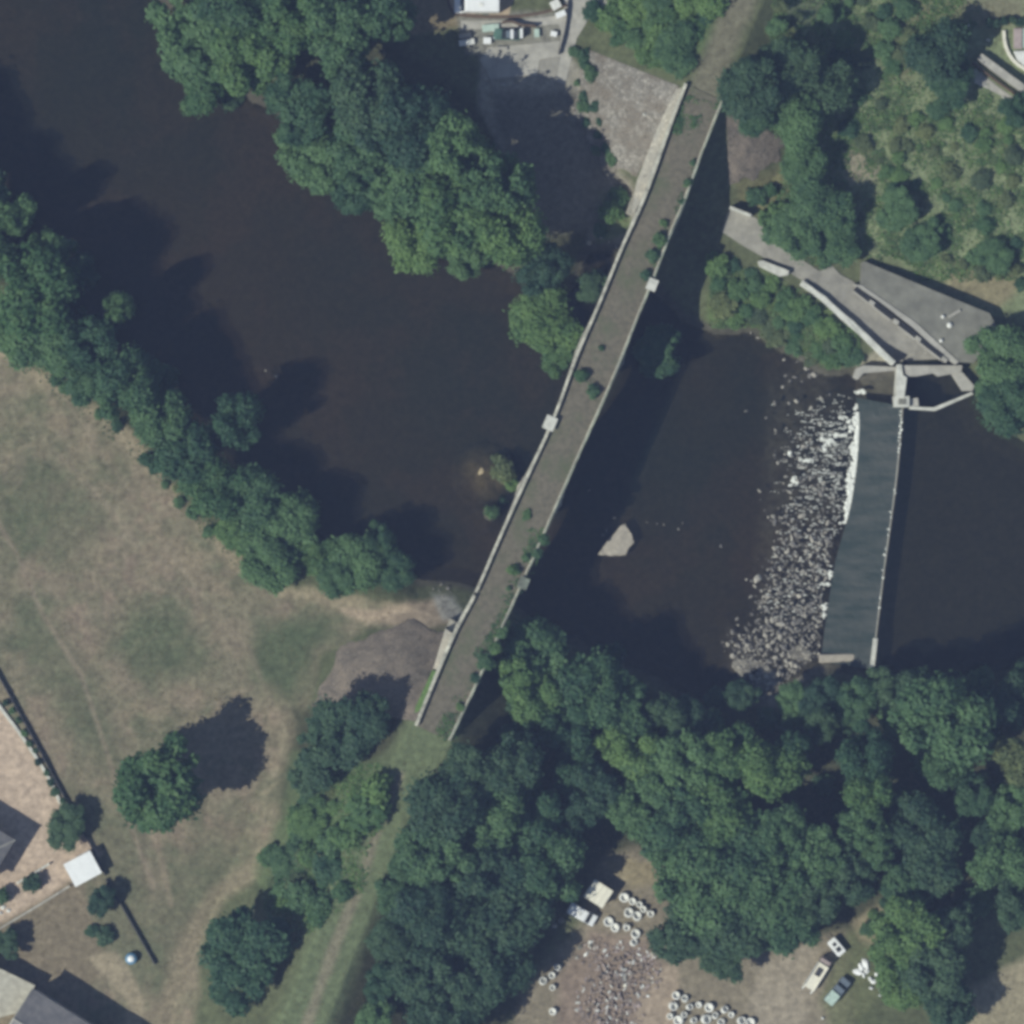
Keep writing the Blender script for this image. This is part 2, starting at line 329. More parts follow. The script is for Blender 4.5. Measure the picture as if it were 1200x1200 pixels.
paint([(400, 715), (470, 708), (520, 700), (540, 722), (500, 735), (430, 732)], (.36, .28, .20), 10, .9, .4)
paint([(505, 695), (530, 700), (545, 722), (520, 725)], (.36, .35, .31), 8, .8, .4)
paint([(-10, 600), (20, 650), (50, 720), (95, 790), (125, 880), (150, 960), (180, 1040)], (.25, .20, .145), 6, .75, .12, line=5)
paint([(330, 960), (310, 1010), (255, 1050), (215, 1120), (185, 1220)], (.235, .195, .13), 14, .7, .3, line=22)
paint([(75, 540), (120, 585), (160, 640)], (.24, .20, .14), 8, .6, .3, line=8)
paint([(55, 430), (110, 520), (170, 600), (230, 690), (290, 760), (330, 850)], (.24, .20, .14), 8, .5, .3, line=6)
paint([(160, 880), (175, 960), (190, 1010), (200, 1060)], (.26, .205, .145), 7, .6, .2, line=6)
paint([(330, 850), (345, 920), (325, 990)], (.23, .20, .135), 10, .6, .3, line=12)
# forest floor
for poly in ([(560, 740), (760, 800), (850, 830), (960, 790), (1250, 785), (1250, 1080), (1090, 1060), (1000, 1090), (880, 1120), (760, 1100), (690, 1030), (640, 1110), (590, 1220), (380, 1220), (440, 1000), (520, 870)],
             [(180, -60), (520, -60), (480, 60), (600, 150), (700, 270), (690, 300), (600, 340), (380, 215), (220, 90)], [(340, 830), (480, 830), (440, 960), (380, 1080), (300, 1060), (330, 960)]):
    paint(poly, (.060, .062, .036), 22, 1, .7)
# north-east scrub
paint([(880, -100), (1300, -100), (1300, 420), (1010, 300), (930, 200)], (.185, .215, .115), 30, .95, 1)
for poly, c, am in (([(1060, 0), (1130, 0), (1120, 60), (1060, 90), (1030, 50)], (.15, .145, .08), .8), ([(985, 170), (1020, 175), (1040, 210), (990, 220)], (.24, .205, .15), .8), ([(1110, 305), (1200, 330), (1170, 360), (1110, 340)], (.235, .20, .12), .9), ([(1130, 0), (1200, 0), (1200, 30), (1140, 30)], (.18, .165, .11), .8),
                    ([(860, 215), (940, 190), (930, 260), (870, 250)], (.16, .15, .075), .8)):
    paint(poly, c, 16, am, .6)
paint([(830, 310), (900, 320), (1000, 380), (1010, 425), (960, 430), (880, 385), (830, 380)], (.085, .125, .045), 14, .9, .4)
paint([(1000, 425), (1030, 410), (1055, 435), (1010, 445)], (.34, .31, .24), 8, .8, .3)
# north yard
paint([(460, -40), (540, -40), (540, 30), (480, 44), (455, 20)], (.20, .16, .10), 8, .9, .4)
paint([(560, 52), (660, 45), (700, 120), (705, 250), (640, 270), (560, 130)], (.30, .275, .225), 10, .9, .3)
paint([(680, 120), (720, 190), (750, 230), (735, 290), (690, 290), (690, 190)], (.25, .22, .18), 12, .8, .4)
paint([(690, 215), (735, 235), (740, 270), (700, 285)], (.10, .14, .05), 10, .8, .3)
paint([(700, -60), (860, -60), (830, 70), (780, 90), (700, 30), (680, 25)], (.095, .135, .055), 14, .9, .5)
paint([(535, 18), (662, 12), (662, 56), (545, 66)], (.21, .20, .165), 8, .95, .3)
paint([(575, 108), (690, 105), (712, 200), (705, 265), (640, 275), (580, 150)], (.135, .125, .10), 16, .9, .5)  # tree shade over the yard, painted into the ground colour
paint([(345, 880), (470, 890), (430, 990), (385, 1085), (310, 1070), (300, 1020), (335, 950)], (.10, .13, .062), 20, .9, .5)
# rail bed
paint(RAIL_N, (.165, .152, .105), 16, .9, .3, line=34)
paint(RAIL_S, (.125, .150, .078), 22, 1, .25, line=66)
paint([(470, 905), (445, 965), (420, 1040), (392, 1110), (360, 1200)], (.215, .19, .13), 8, .85, .2, line=12)
# gardens of the houses
paint([(-60, 815), (0, 825), (75, 940), (70, 965), (105, 985), (120, 1000), (60, 1050), (0, 1085), (-60, 1090)], (.44, .34, .255), 6, 1, .15)
paint([(-60, 1090), (0, 1080), (80, 1036), (110, 1070), (130, 1140), (100, 1160), (30, 1140), (-60, 1140)], (.19, .155, .105), 14, .9, .5)
paint([(100, 1030), (125, 1050), (150, 1110), (170, 1140), (140, 1120), (110, 1080)], (.145, .145, .09), 8, .7, .3)
paint([(100, 1120), (135, 1115), (170, 1170), (165, 1220), (140, 1220), (150, 1175)], (.30, .25, .17), 8, .9, .3)
# scrap yard
paint([(700, 1010), (760, 990), (780, 1040), (790, 1100), (830, 1130), (940, 1100), (990, 1095), (1000, 1220), (590, 1220), (620, 1150), (680, 1080)], (.225, .19, .135), 18, .95, .6)
paint([(690, 1090), (760, 1100), (790, 1150), (780, 1220), (650, 1220), (650, 1150)], (.235, .175, .135), 18, .8, .6)
paint([(755, 1140), (790, 1130), (800, 1160), (785, 1220), (750, 1220), (745, 1180)], (.33, .26, .19), 10, .9, .5)
paint([(890, 1130), (950, 1105), (960, 1150), (930, 1220), (870, 1220)], (.30, .255, .19), 16, .9, .5)
paint([(990, 1100), (1060, 1030), (1090, 1040), (1030, 1120), (1040, 1160), (980, 1220), (960, 1170)], (.13, .14, .07), 14, .8, .5)
paint([(1000, 1080), (1035, 1060), (1035, 1110), (1010, 1100)], (.28, .235, .15), 12, .9, .6)
paint([(1130, 1160), (1200, 1120), (1260, 1100), (1260, 1230), (1110, 1230)], (.29, .25, .165), 14, .95, .5)
paint([(710, 1010), (765, 1010), (770, 1035), (740, 1040)], (.26, .215, .13), 10, .9, .5)
paint(ROCKZ_, (.15, .135, .115), 20, .9, .4)
# wet mud and silt near the water line, and the tan sand spit
mud = sstep(1.0, .2, Z)*(Z < 1.2); C = blend(C, (.075, .066, .05), mud*.85)
a = sstep(40, 6, np.hypot(U-566, W-558)+wob2*.8); C = blend(C, (.36, .29, .18), a)
a = sstep(.45, .62, fbm(X, Y, 9, 131))*(Z < -.2)*sstep(1050, 1000, U); C = blend(C, (.115, .085, .06), a*.7)
a = sstep(14, -16, sdist(U, W, [(905, 440), (940, 420), (990, 470), (985, 600), (962, 740), (962, 790), (905, 830), (852, 800), (848, 738), (885, 728), (892, 640)])+wob*.8)*(.45+.55*sstep(.4, .6, fbm(X, Y, 1.3, 137, 3))); C = blend(C, (.26, .24, .20), a*.8)
C *= (1+.32*(fbm(X, Y, .9, 101, 2)-.5)[..., None])
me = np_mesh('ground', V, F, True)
ca = me.color_attributes.new('soil_shade', 'FLOAT_COLOR', 'POINT'); ca.data.foreach_set('color', np.concatenate([np.clip(C, 0, 1).reshape(-1, 3), np.ones((n*n, 1))], 1).astype(np.float32).ravel())
m, t, b = new_mat('ground_soil_shade'); at = t.nodes.new('ShaderNodeVertexColor'); at.layer_name = 'soil_shade'
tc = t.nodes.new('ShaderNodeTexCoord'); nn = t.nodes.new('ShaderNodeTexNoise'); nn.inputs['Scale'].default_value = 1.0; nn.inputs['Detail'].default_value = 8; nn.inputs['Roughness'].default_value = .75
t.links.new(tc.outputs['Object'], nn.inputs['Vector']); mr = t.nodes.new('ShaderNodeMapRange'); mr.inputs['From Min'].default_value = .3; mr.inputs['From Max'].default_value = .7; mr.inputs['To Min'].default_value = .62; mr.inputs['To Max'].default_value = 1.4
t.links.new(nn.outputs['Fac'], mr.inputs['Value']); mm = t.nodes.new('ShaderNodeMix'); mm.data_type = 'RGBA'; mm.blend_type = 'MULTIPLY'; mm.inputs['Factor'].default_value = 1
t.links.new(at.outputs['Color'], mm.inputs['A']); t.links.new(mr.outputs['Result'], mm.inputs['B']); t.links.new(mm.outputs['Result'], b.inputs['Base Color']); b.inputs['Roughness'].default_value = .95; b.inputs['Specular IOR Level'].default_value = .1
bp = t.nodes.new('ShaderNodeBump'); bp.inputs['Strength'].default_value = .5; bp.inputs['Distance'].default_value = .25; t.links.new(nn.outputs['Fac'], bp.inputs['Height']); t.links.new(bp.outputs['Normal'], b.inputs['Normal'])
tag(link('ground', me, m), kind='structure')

# ------------------------------------------------------------------ water and weir
CREST = [(1058, 476), (1055, 520), (1050, 570), (1043, 620), (1036, 670), (1030, 720), (1022, 785)]
FOOT = [(1003, 466), (1008, 490), (1005, 540), (998, 590), (989, 622), (979, 655), (972, 700), (966, 740), (962, 775)]
def flat(name, pts, z, m):
    me = mesh(name, [(*P(x, y, z), z) for x, y in pts], [range(len(pts))]); o = link(name, me, m)
    if me.polygons[0].normal.z < 0: me.flip_normals()
    return o
tag(flat('river', [(-2400, -2400), (1000, -2400), (1000, 300), (1003, 470)] + FOOT[1:] + [(962, 840), (962, 3600), (-2400, 3600)], 0.0, M['river']), kind='structure')
tag(flat('upstream_river', [(3600, -200), (3600, 1400), (1020, 1400), (1020, 800)] + CREST[::-1] + [(1058, 380), (1058, -200)], 1.5, M['pond']), kind='structure')
def resample(pts, k):
    p = np.array(pts, float)
    for _ in range(3):        # corner cutting keeps the ends
        q = [p[0]]
        for a_, b_ in zip(p, p[1:]): q += [a_*.75+b_*.25, a_*.25+b_*.75]
        q.append(p[-1]); p = np.array(q)
    s = np.concatenate([[0], np.cumsum(np.hypot(*np.diff(p, axis=0).T))]); tt = np.linspace(0, s[-1], k)
    return np.stack([np.interp(tt, s, p[:, 0]), np.interp(tt, s, p[:, 1])], 1)
weir = empty('weir', (*P(1020, 620, 0), 0)); tag(weir, 'long sloping weir with a thin grey sheet of water over its apron', 'weir')
cr = resample(CREST, 60); ft = resample(FOOT, 60); vv, ff = [], []
for i in range(60):
    for j in range(11):
        k = j/10; q = cr[i]*(1-k)+ft[i]*k; z = 1.42-1.25*k+.05*(vnoise(q[0], q[1], 7, 5)-.5); vv.append(Vector((*P(*q, z), z))-weir.location)
for i in range(59):
    for j in range(10): a_ = i*11+j; ff.append((a_, a_+1, a_+12, a_+11))
link('apron', mesh('apron', vv, ff, True), M['sheet'], weir)
mb = MB(); cp = [Vector((*P(*q, 1.5), 0))-Vector((weir.location.x, weir.location.y, 0)) for q in cr]
mb.prism(ribbon([tuple(c.xy) for c in cp], .34), -1.4, 1.46); mb.build('crest_sill', M['concrete'], weir)
mb = MB(); mb.prism([(Vector(q)-weir.location.xy)[:] for q in ribbon([P(1026, 748, 1.6), P(1021.5, 786, 1.6)], .75)], -1.2, 1.72); mb.build('sill_end', M['concrete_pale'], weir)
def lumpy(name, cells, m, label=None, cat=None, kind=None, group=None, parent=None):
    """low ragged mounds of foam: cells of (px,py,rx,ry,h)"""
    vv, ff = [], []
    for (cx, cy, rx, ry, h, z0) in cells:
        b0 = len(vv); k = 12; ph = random.random()*6
        vv.append((*P(cx, cy, z0), z0+h))
        for ring, (rr_, hh) in enumerate(((.55, .75), (1, 0))):
            for i in range(k):
                a_ = 2*math.pi*i/k; q = rr_*(1+.2*math.sin(3*a_+ph)*ring+random.uniform(-.15, .15)); vv.append((*P(cx+rx*q*math.cos(a_), cy+ry*q*math.sin(a_), z0), z0+h*hh*random.uniform(.6, 1.2)-(.05 if ring else 0)))
        for i in range(k):
            j = (i+1) % k; ff.append((b0, b0+1+j, b0+1+i)); ff.append((b0+1+i, b0+1+j, b0+1+k+j, b0+1+k+i))
    o = link(name, mesh(name, vv, ff, True), m, parent); tag(o, label, cat, group, kind); return o
cells = []
for y in np.arange(484, 606, 1.1):
    x = np.interp(y, [f[1] for f in FOOT], [f[0] for f in FOOT]); wd = 3+11*max(0, vnoise(y, 0, 9, 3)-.3)+(6 if 490 < y < 506 else 0); wd *= float(sstep(609, 590, y))
    for q in range(3): k_ = random.random()**1.5*wd; cells.append((x-.8-k_, y+random.uniform(-1, 1), random.uniform(1.6, 3.4), random.uniform(1.1, 2.2), .13, .02))
for x, y, rx, ry in ((1010, 459, 6, 2.4), (1003, 478, 2.5, 5), (988, 490, 5, 2), (985, 510, 9, 2), (973, 518, 7, 3), (964, 514, 2, 2), (966, 525, 2, 4), (945, 540, 8, 2), (930, 563, 4, 5), (925, 531, 3, 4), (992, 605, 2, 4), (990, 612, 4, 2), (973, 672, 2, 9), (969, 685, 6, 1.6), (967, 712, 2, 6), (966, 722, 2, 3)):
    for q in range(int(4+rx*ry*.8)): cells.append((x+random.gauss(0, .5)*rx, y+random.gauss(0, .5)*ry, random.uniform(1.2, 2.6), random.uniform(.9, 1.7), .10, .02))
for q in range(420):           # riffles between the boulders
    y = random.uniform(480, 730); x = np.interp(y, [f[1] for f in FOOT], [f[0] for f in FOOT])-random.random()**.8*70-4
    if inside(np.array([x]), np.array([y]), [(905, 440), (985, 470), (985, 590), (962, 720), (890, 730), (900, 600)])[0]: cells.append((x, y, random.uniform(.8, 3.2), random.uniform(.4, .9), .05, .01))
for q in range(230):           # broken white water in the upper rapids
    y = random.gauss(535, 42); x = np.interp(y, [f[1] for f in FOOT], [f[0] for f in FOOT])-4-abs(random.gauss(0, 34))
    if 462 < y < 640 and x > 905: a0 = random.uniform(2, 5); cells += [(x-k_*a0*.8+random.uniform(-.6, .6), y+k_*random.uniform(-.8, .8), random.uniform(.7, 1.5), random.uniform(.4, .8), .06, .01) for k_ in range(random.randint(1, 4))]
tag(lumpy('foam', cells, M['foam']), 'white broken water along the foot of the weir', 'white water', kind='stuff')
cells = []
for y in list(np.arange(482, 530, 4.3))+[574, 578, 600, 606, 620, 627, 643, 650, 668, 677, 700, 712]:
    x = np.interp(y, [c[1] for c in CREST], [c[0] for c in CREST]); cells.append((x-1+random.uniform(-1.5, 1.5), y, random.uniform(.8, 1.9), random.uniform(.9, 2.1), .12, 1.5))
tag(lumpy('spray', cells, M['foam']), 'row of white splashes along the crest of the weir', 'white water', kind='stuff')

# ------------------------------------------------------------------ viaduct
LE = [(803, 98), (783, 150), (760, 218), (741, 262), (727, 292), (700, 360), (674, 418), (650, 488), (622, 548), (600, 596), (580, 641), (555, 700), (536, 732), (511, 790), (487, 850)]
RE = [(847, 118), (822, 180), (801, 240), (786, 272), (768, 322), (744, 380), (718, 446), (688, 512), (660, 575), (638, 625), (613, 682), (602, 706), (580, 755), (555, 810), (527, 868)]
NB = 121
def worldline(pts, z, k=NB):
    q = resample(pts, k); return np.array([P(a_, b_, z) for a_, b_ in q])
Lw = worldline(LE, DECK); Rw = worldline(RE, DECK); Cw = (Lw+Rw)/2
Nw = (Rw-Lw); Nw /= np.linalg.norm(Nw, axis=1)[:, None]            # towards the east face
Tw = np.gradient(Cw, axis=0); Tw /= np.linalg.norm(Tw, axis=1)[:, None]
via = empty('viaduct', (*Cw[NB//2], 0)); tag(via, 'long curved stone viaduct carrying a disused track bed across the river', 'bridge')
VO = np.array([*Cw[NB//2], 0])
def to_v(a_): return np.asarray(a_)-VO
# piers at two positions, three arches
def t_of(px, py):
    q = np.array(P(px, py, DECK)); return int(np.argmin(np.hypot(*(Cw-q).T)))
iA, iP2, iP1, iB = t_of(768, 262), t_of(711, 412), t_of(634, 584), t_of(560, 742)
pw = 8/2
arc = np.concatenate([[0], np.cumsum(np.hypot(*np.diff(Cw, axis=0).T))])
sA, s2, s1, sB = arc[iA], arc[iP2], arc[iP1], arc[iB]
HP = 1.6        # half a pier along the bridge
def soffit(s):
    for a_, b_ in ((sA, s2-HP), (s2+HP, s1-HP), (s1+HP, sB)):
        if a_ < s < b_:
            q = (s-(a_+b_)/2)/((b_-a_)/2); return 2.2+10.6*math.sqrt(max(0, 1-q*q))
    return -1.6
# dense stations so that arch curves are smooth
st = sorted(set(np.linspace(0, arc[-1], 181)) | {s+e for s in (sA, s2-HP, s2+HP, s1-HP, s1+HP, sB) for e in (-.001, .001, .12, -.12, .4, -.4)})
st = [s for s in st if 0 <= s <= arc[-1]]
def at_s(A, s): return np.array([np.interp(s, arc, A[:, 0]), np.interp(s, arc, A[:, 1])])
def batter(s, z, east):
    wing = s < sA or s > sB
    return (.15 if (wing and not east) else .035)*max(0, DECK-z)
def strip(name, m, rows, parent=via, close=False, smooth=False):
    """rows: list of stations, each a list of 3-d points"""
    k = len(rows[0]); vv = [to_v(p) for r in rows for p in r]; ff = []
    for i in range(len(rows)-1):
        for j in range(k if close else k-1):
            a_ = i*k+j; b_ = i*k+(j+1) % k; ff.append((a_, b_, b_+k, a_+k))
    if close: ff.append(tuple(range(k))[::-1]); ff.append(tuple((len(rows)-1)*k+j for j in range(k)))
    me = mesh(name, vv, ff, smooth); bm = bmesh.new(); bm.from_mesh(me); bmesh.ops.recalc_face_normals(bm, faces=bm.faces[:]); bm.to_mesh(me); bm.free()
    return link(name, me, m, parent)
for east in (False, True):
    rows = []
    for s in st:
        e = at_s(Rw if east else Lw, s); nn_ = at_s(Nw, s)*(1 if east else -1); zb = soffit(s); row = []
        for k in range(7):
            z = DECK-.35+(zb-DECK+.35)*k/6; q = e+nn_*(batter(s, z, east)+.02); row.append((*q, z))
        rows.append(row)
    strip('spandrel_wall', M['masonry'], rows)
rows = []
for s in st:
    zb = soffit(s); l = at_s(Lw, s)-at_s(Nw, s)*batter(s, zb, False); r = at_s(Rw, s)+at_s(Nw, s)*batter(s, zb, True)
    rows.append([(*(l*(1-k)+r*k), zb) for k in (0, .25, .5, .75, 1)])
strip('arch_vault', M['masonry'], rows)
rows = []
for i, s in enumerate(np.linspace(0, arc[-1], 160)):
    l = at_s(Lw, s); r = at_s(Rw, s)
    rows.append([(*(l*(1-k)+r*k), DECK+.07-.10*abs(2*k-1)**2+.05*(random.random()-.5)) for k in np.linspace(.02, .98, 9)])
strip('ballast_bed', M['ballast'], rows, smooth=True)
def wall_strip(name, m, A, s0, s1_, inner, outer, z0, z1, sgn, jit=.0, nseg=70, parent=via):
    rows = []
    for s in np.linspace(s0, s1_, nseg):
        e = at_s(A, s); nn_ = at_s(Nw, s)*sgn; jz = random.uniform(-jit, jit); ji = random.uniform(-jit, jit)
        rows.append([(*(e-nn_*inner), z0), (*(e+nn_*(outer+ji)), z0), (*(e+nn_*(outer+ji)), z1+jz), (*(e-nn_*inner), z1+jz)])
    return strip(name, m, rows, parent, True)
gapsW = [(0, sA+2.3), (sA+2.3, arc[-1]*.79), (arc[-1]*.795, arc[-1])]
for k, (a_, b_) in enumerate(gapsW):
    pr = wall_strip('parapet', M['masonry'], Lw, a_, b_, .32, .16, DECK-.4, DECK+.72, -1)
    cop = wall_strip('coping', M['coping'], Lw, a_, b_, *((.34, .20) if k != 1 else (.30, .14)), DECK+.725, DECK+.93, -1, .03); cop.parent = pr
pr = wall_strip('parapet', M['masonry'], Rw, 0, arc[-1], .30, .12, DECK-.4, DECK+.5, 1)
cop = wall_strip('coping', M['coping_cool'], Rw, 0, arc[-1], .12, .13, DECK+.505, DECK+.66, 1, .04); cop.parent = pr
# broad coping of the wing walls on the sunny side
for a_, b_, mm_ in ((0, sA-1.0, M['coping']),):
    pass
# mossy end of the south wing wall
def wing_cap(px_pts, z, m, name='wing_wall'):
    mb = MB(); pts = pp(px_pts, z); mb.prism([(x-VO[0], y-VO[1]) for x, y in pts], 1.5, [z-.2*i/len(pts) for i in range(len(pts))]); mb.bev(.08, 1); return mb.build(name, m, via)
wing_cap([(792, 105), (801, 101), (783, 148), (760, 216), (744, 249), (741, 246), (747, 210), (770, 151)], DECK-.5, M['masonry'])
wing_cap([(522, 736), (530, 742), (532, 751), (516, 786), (508, 783)], DECK-.6, M['masonry'])
o = wing_cap([(507, 785), (516, 788), (492, 842), (485, 842), (487, 828)], DECK-.55, M['moss']); o['label'] = 'moss covered green end of the wing wall'
# pedestrian refuges standing out from the parapets
for (px, py), A, sgn, mm_ in (((646, 500), Lw, -1, 'concrete_pale'), ((766, 333), Rw, 1, 'concrete_pale'), ((614, 682), Rw, 1, 'coping_cool')):
    q = np.array(P(px, py, DECK)); i = int(np.argmin(np.hypot(*(A-q).T))); ang = math.atan2(Tw[i][1], Tw[i][0]); c = A[i]+Nw[i]*sgn*.15
    mb = MB(); big = 1.0 if sgn < 0 else .85
    mb.box((c[0]-VO[0], c[1]-VO[1], DECK+.98), (2.3*big, 1.9*big, .16), ang); mb.bev(.03, 1); rf = mb.build('refuge', M[mm_], via)
    mb = MB(); mb.box((c[0]-VO[0], c[1]-VO[1], DECK+.2), (1.7*big, 1.5*big, 1.35), ang); mb.build('refuge_corbel', M['masonry'], rf)
# piers with pointed cutwaters
for ip in (iP2, iP1):
    c = Cw[ip]; tt, nn_ = Tw[ip], Nw[ip]; hw = np.linalg.norm(Rw[ip]-Lw[ip])/2
    for z0, z1, g, cut in ((-1.6, 2.6, .0, .45), (2.6, 5.2, -.3, .2)):
        L_ = HP+g; W_ = hw+.35+g
        pts = [c+tt*L_-nn_*W_, c-nn_*(W_+cut), c-tt*L_-nn_*W_, c-tt*L_+nn_*W_, c+nn_*(W_+cut), c+tt*L_+nn_*W_]
        mb = MB(); mb.prism([(p[0]-VO[0], p[1]-VO[1]) for p in pts], z0, z1); mb.bev(.06, 1); mb.build('pier' if cut > .3 else 'cutwater_cap', M['masonry'], via)

# ------------------------------------------------------------------ stone pitched cones at the ends of the viaduct
def cone(name, cpx, a0, a1, rpx, label, seed, r0=6, mt='pitch'):
    k, kr = 54, 46; vv, ff = [], []
    for i in range(k+1):
        a_ = math.radians(a0+(a1-a0)*i/k)
        rm = rpx(i/k) if callable(rpx) else rpx
        rm *= 1+.035*math.sin(i*.31+seed)+.02*math.sin(i*.57+2*seed)+random.uniform(-.012, .012)
        for j in range(kr+1):
            r = r0+(rm-r0)*j/kr; u = cpx[0]+r*math.cos(a_); v = cpx[1]-r*math.sin(a_); vv.append((u, v))
    uv = np.array(vv); x = (uv[:, 0]-600)*S; y = (600-uv[:, 1])*S; z = terrain(x, y)
    kk = (H-z)/(H-ZR); x2, y2 = x*kk, y*kk; z2 = terrain(x2, y2)+.14+(fbm(x2, y2, 1.1, 55, 2)-.5)*.22
    edge = np.tile(np.arange(kr+1) >= kr, k+1); z2 = np.where(edge, z2-.4, z2)
    for i in range(k):
        for j in range(kr): a_ = i*(kr+1)+j; ff.append((a_, a_+1, a_+kr+2, a_+kr+1))
    o = link(name, mesh(name, np.stack([x2, y2, z2], 1), ff, True), M[mt])
    if o.data.polygons[0].normal.z < 0: o.data.flip_normals()
    tag(o, label, 'embankment', 'stone pitched cones at the viaduct ends')
cone('stone_cone', (801, 103), 158, 242, lambda k: 122-30*k*0+8*math.sin(k*3), 'large pale stone pitched cone beside the paved yard at one viaduct end', 1)
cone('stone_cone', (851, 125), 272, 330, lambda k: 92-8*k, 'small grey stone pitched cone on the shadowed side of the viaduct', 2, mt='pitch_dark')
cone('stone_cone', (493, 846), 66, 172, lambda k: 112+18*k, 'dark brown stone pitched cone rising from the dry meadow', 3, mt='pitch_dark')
# ------------------------------------------------------------------ plants
def leaf_cloud(lobes, nleaf, size, seed, jitter=.55):
    """leaves spread over the shells of many lobes (cx,cy,cz,r)"""
    r = np.random.default_rng(seed); lob = np.array(lobes); wgt = lob[:, 3]**2; idx = r.choice(len(lob), nleaf, p=wgt/wgt.sum())
    d = r.normal(size=(nleaf, 3)); d[:, 2] = d[:, 2]*.9+.2; d /= np.linalg.norm(d, axis=1)[:, None]
    rad = lob[idx, 3]*(1-.45*r.random(nleaf)**2.2)*(1+.30*r.normal(size=nleaf)); c = lob[idx, :3]+d*rad[:, None]*np.array([1, 1, .85])
    # leave out leaves buried deep in other lobes
    keep = np.ones(nleaf, bool)
    for l in lob: keep &= np.linalg.norm((c-l[:3])/l[3], axis=1) > .5
    c = c[keep]; d = d[keep]; k = len(c)
    nrm = d+jitter*r.normal(size=(k, 3)); nrm[:, 2] += .55; nrm /= np.linalg.norm(nrm, axis=1)[:, None]
    a = np.cross(nrm, r.normal(size=(k, 3))); a /= np.linalg.norm(a, axis=1)[:, None]; b_ = np.cross(nrm, a)
    s = size*(.6+.8*r.random(k))[:, None]
    v = np.stack([c-a*s*.5, c+b_*s*.38*(0.6+.6*r.random((k, 1)))-nrm*s*.1, c+a*s*.62, c-b_*s*.38*(0.6+.6*r.random((k, 1)))-nrm*s*.1], 1).reshape(-1, 3)
    return v, np.arange(4*k).reshape(k, 4)
def crown_lobes(seed, n, flat=.8, spread=.68, rl=(.20, .36), hole=0):
    r = random.Random(seed); out = []
    el = r.uniform(.8, 1.0); ang = r.uniform(0, 3.14)
    for i in range(n):
        a = r.uniform(0, 6.283); q = math.sqrt(r.random())*spread*(1+.18*math.sin(2*a+seed)+.14*math.sin(3*a+2*seed)); z = r.uniform(-.8, 1)*math.sqrt(max(.08, 1-(q/1.0)**2))
        x, y = q*math.cos(a), q*math.sin(a)*el; x, y = x*math.cos(ang)-y*math.sin(ang), x*math.sin(ang)+y*math.cos(ang)
        out.append((x, y, z*flat*.62, r.uniform(*rl)*(1.1-.35*q)))
    out.append((0, 0, -.1, .34))
    return out
def trunk_mesh(seed, h, rad, reach):
    """tapered trunk with limbs; crown centre at height h, radius reach"""
    r = random.Random(seed); vv, ff = [], []
    def tube(pts, rads, k=7):
        b0 = len(vv)
        for i, (p, rr) in enumerate(zip(pts, rads)):
            dd = (Vector(pts[min(i+1, len(pts)-1)])-Vector(pts[max(i-1, 0)])).normalized(); a = dd.orthogonal().normalized(); b_ = dd.cross(a)
            for j in range(k): q = Vector(p)+(a*math.cos(6.283*j/k)+b_*math.sin(6.283*j/k))*rr; vv.append(q)
        for i in range(len(pts)-1):
            for j in range(k): ff.append((b0+i*k+j, b0+i*k+(j+1) % k, b0+(i+1)*k+(j+1) % k, b0+(i+1)*k+j))
    tube([(0, 0, -.6), (r.uniform(-.1, .1), r.uniform(-.1, .1), h*.4), (r.uniform(-.3, .3), r.uniform(-.3, .3), h*.75), (r.uniform(-.3, .3), r.uniform(-.3, .3), h*1.25)], [rad*1.35, rad, rad*.75, rad*.2])
    for i in range(7):
        a = i*.9+r.uniform(-.3, .3); z0 = h*r.uniform(.4, .85); L = reach*r.uniform(.5, .8)
        tube([(0, 0, z0), (math.cos(a)*L*.5, math.sin(a)*L*.5, z0+L*.35), (math.cos(a)*L, math.sin(a)*L, z0+L*.6)], [rad*.45, rad*.3, rad*.08], 5)
    return mesh('trunk', vv, ff, True)
# prototypes: real size crown of 5 m radius on a tree 13 m tall
PROTO = []
for k in range(10):
    nl = (40, 56, 34, 48, 64, 44, 36, 52, 32, 58)[k]
    lob = [(x*5, y*5, 7.6+z*5*(1.2 if k % 3 else 1.0), r_*5) for x, y, z, r_ in crown_lobes(100+k, nl, spread=(.80, .76, .84, .78, .8, .82, .86, .76, .8, .82)[k], rl=((.12, .36), (.10, .30), (.14, .40), (.11, .33), (.09, .28))[k % 5])]
    v, f = leaf_cloud(lob, 19000, .52, 200+k, .55); me = np_mesh('crown', v, f); me.materials.append(LEAF[1])
    PROTO.append((me, trunk_mesh(300+k, 7.2, .24, 4.6)))
for _, t_ in PROTO: t_.materials.append(M['bark'])
SHRUB = []
for k in range(6):
    lob = [(x*1.5, y*1.5, 1.0+z*1.3, r_*1.7) for x, y, z, r_ in crown_lobes(500+k, 11+k, rl=(.24, .42))]
    v, f = leaf_cloud(lob, 1700, .40, 600+k); me = np_mesh('foliage', v, f); me.materials.append(LEAF[1])
    tm = trunk_mesh(700+k, .9, .07, 1.1); tm.materials.append(M['bark']); SHRUB.append((me, tm))
LAND = {'white camper van': (560, 8), 'cream roofed shed': (700, 1046), 'flatbed truck': (956, 1143), 'rubble heap': (705, 1160), 'small white garden shed': (98, 1017), 'dark stone cone': (440, 770), 'pale stone cone': (740, 110), 'small stone cone': (885, 175),
        'grey concrete platform': (1090, 370), 'sluice': (1060, 455), 'boulder pile': (895, 770), 'weir end': (1022, 780), 'slate roofed house': (60, 1185), 'curved terrace': (1190, 50), 'pale river triangle': (727, 632), 'moss covered wing wall': (495, 820), 'sand spit': (566, 558), 'lone meadow tree': (190, 920), 'rail path end': (365, 1180), 'concrete slab bench': (915, 315)}
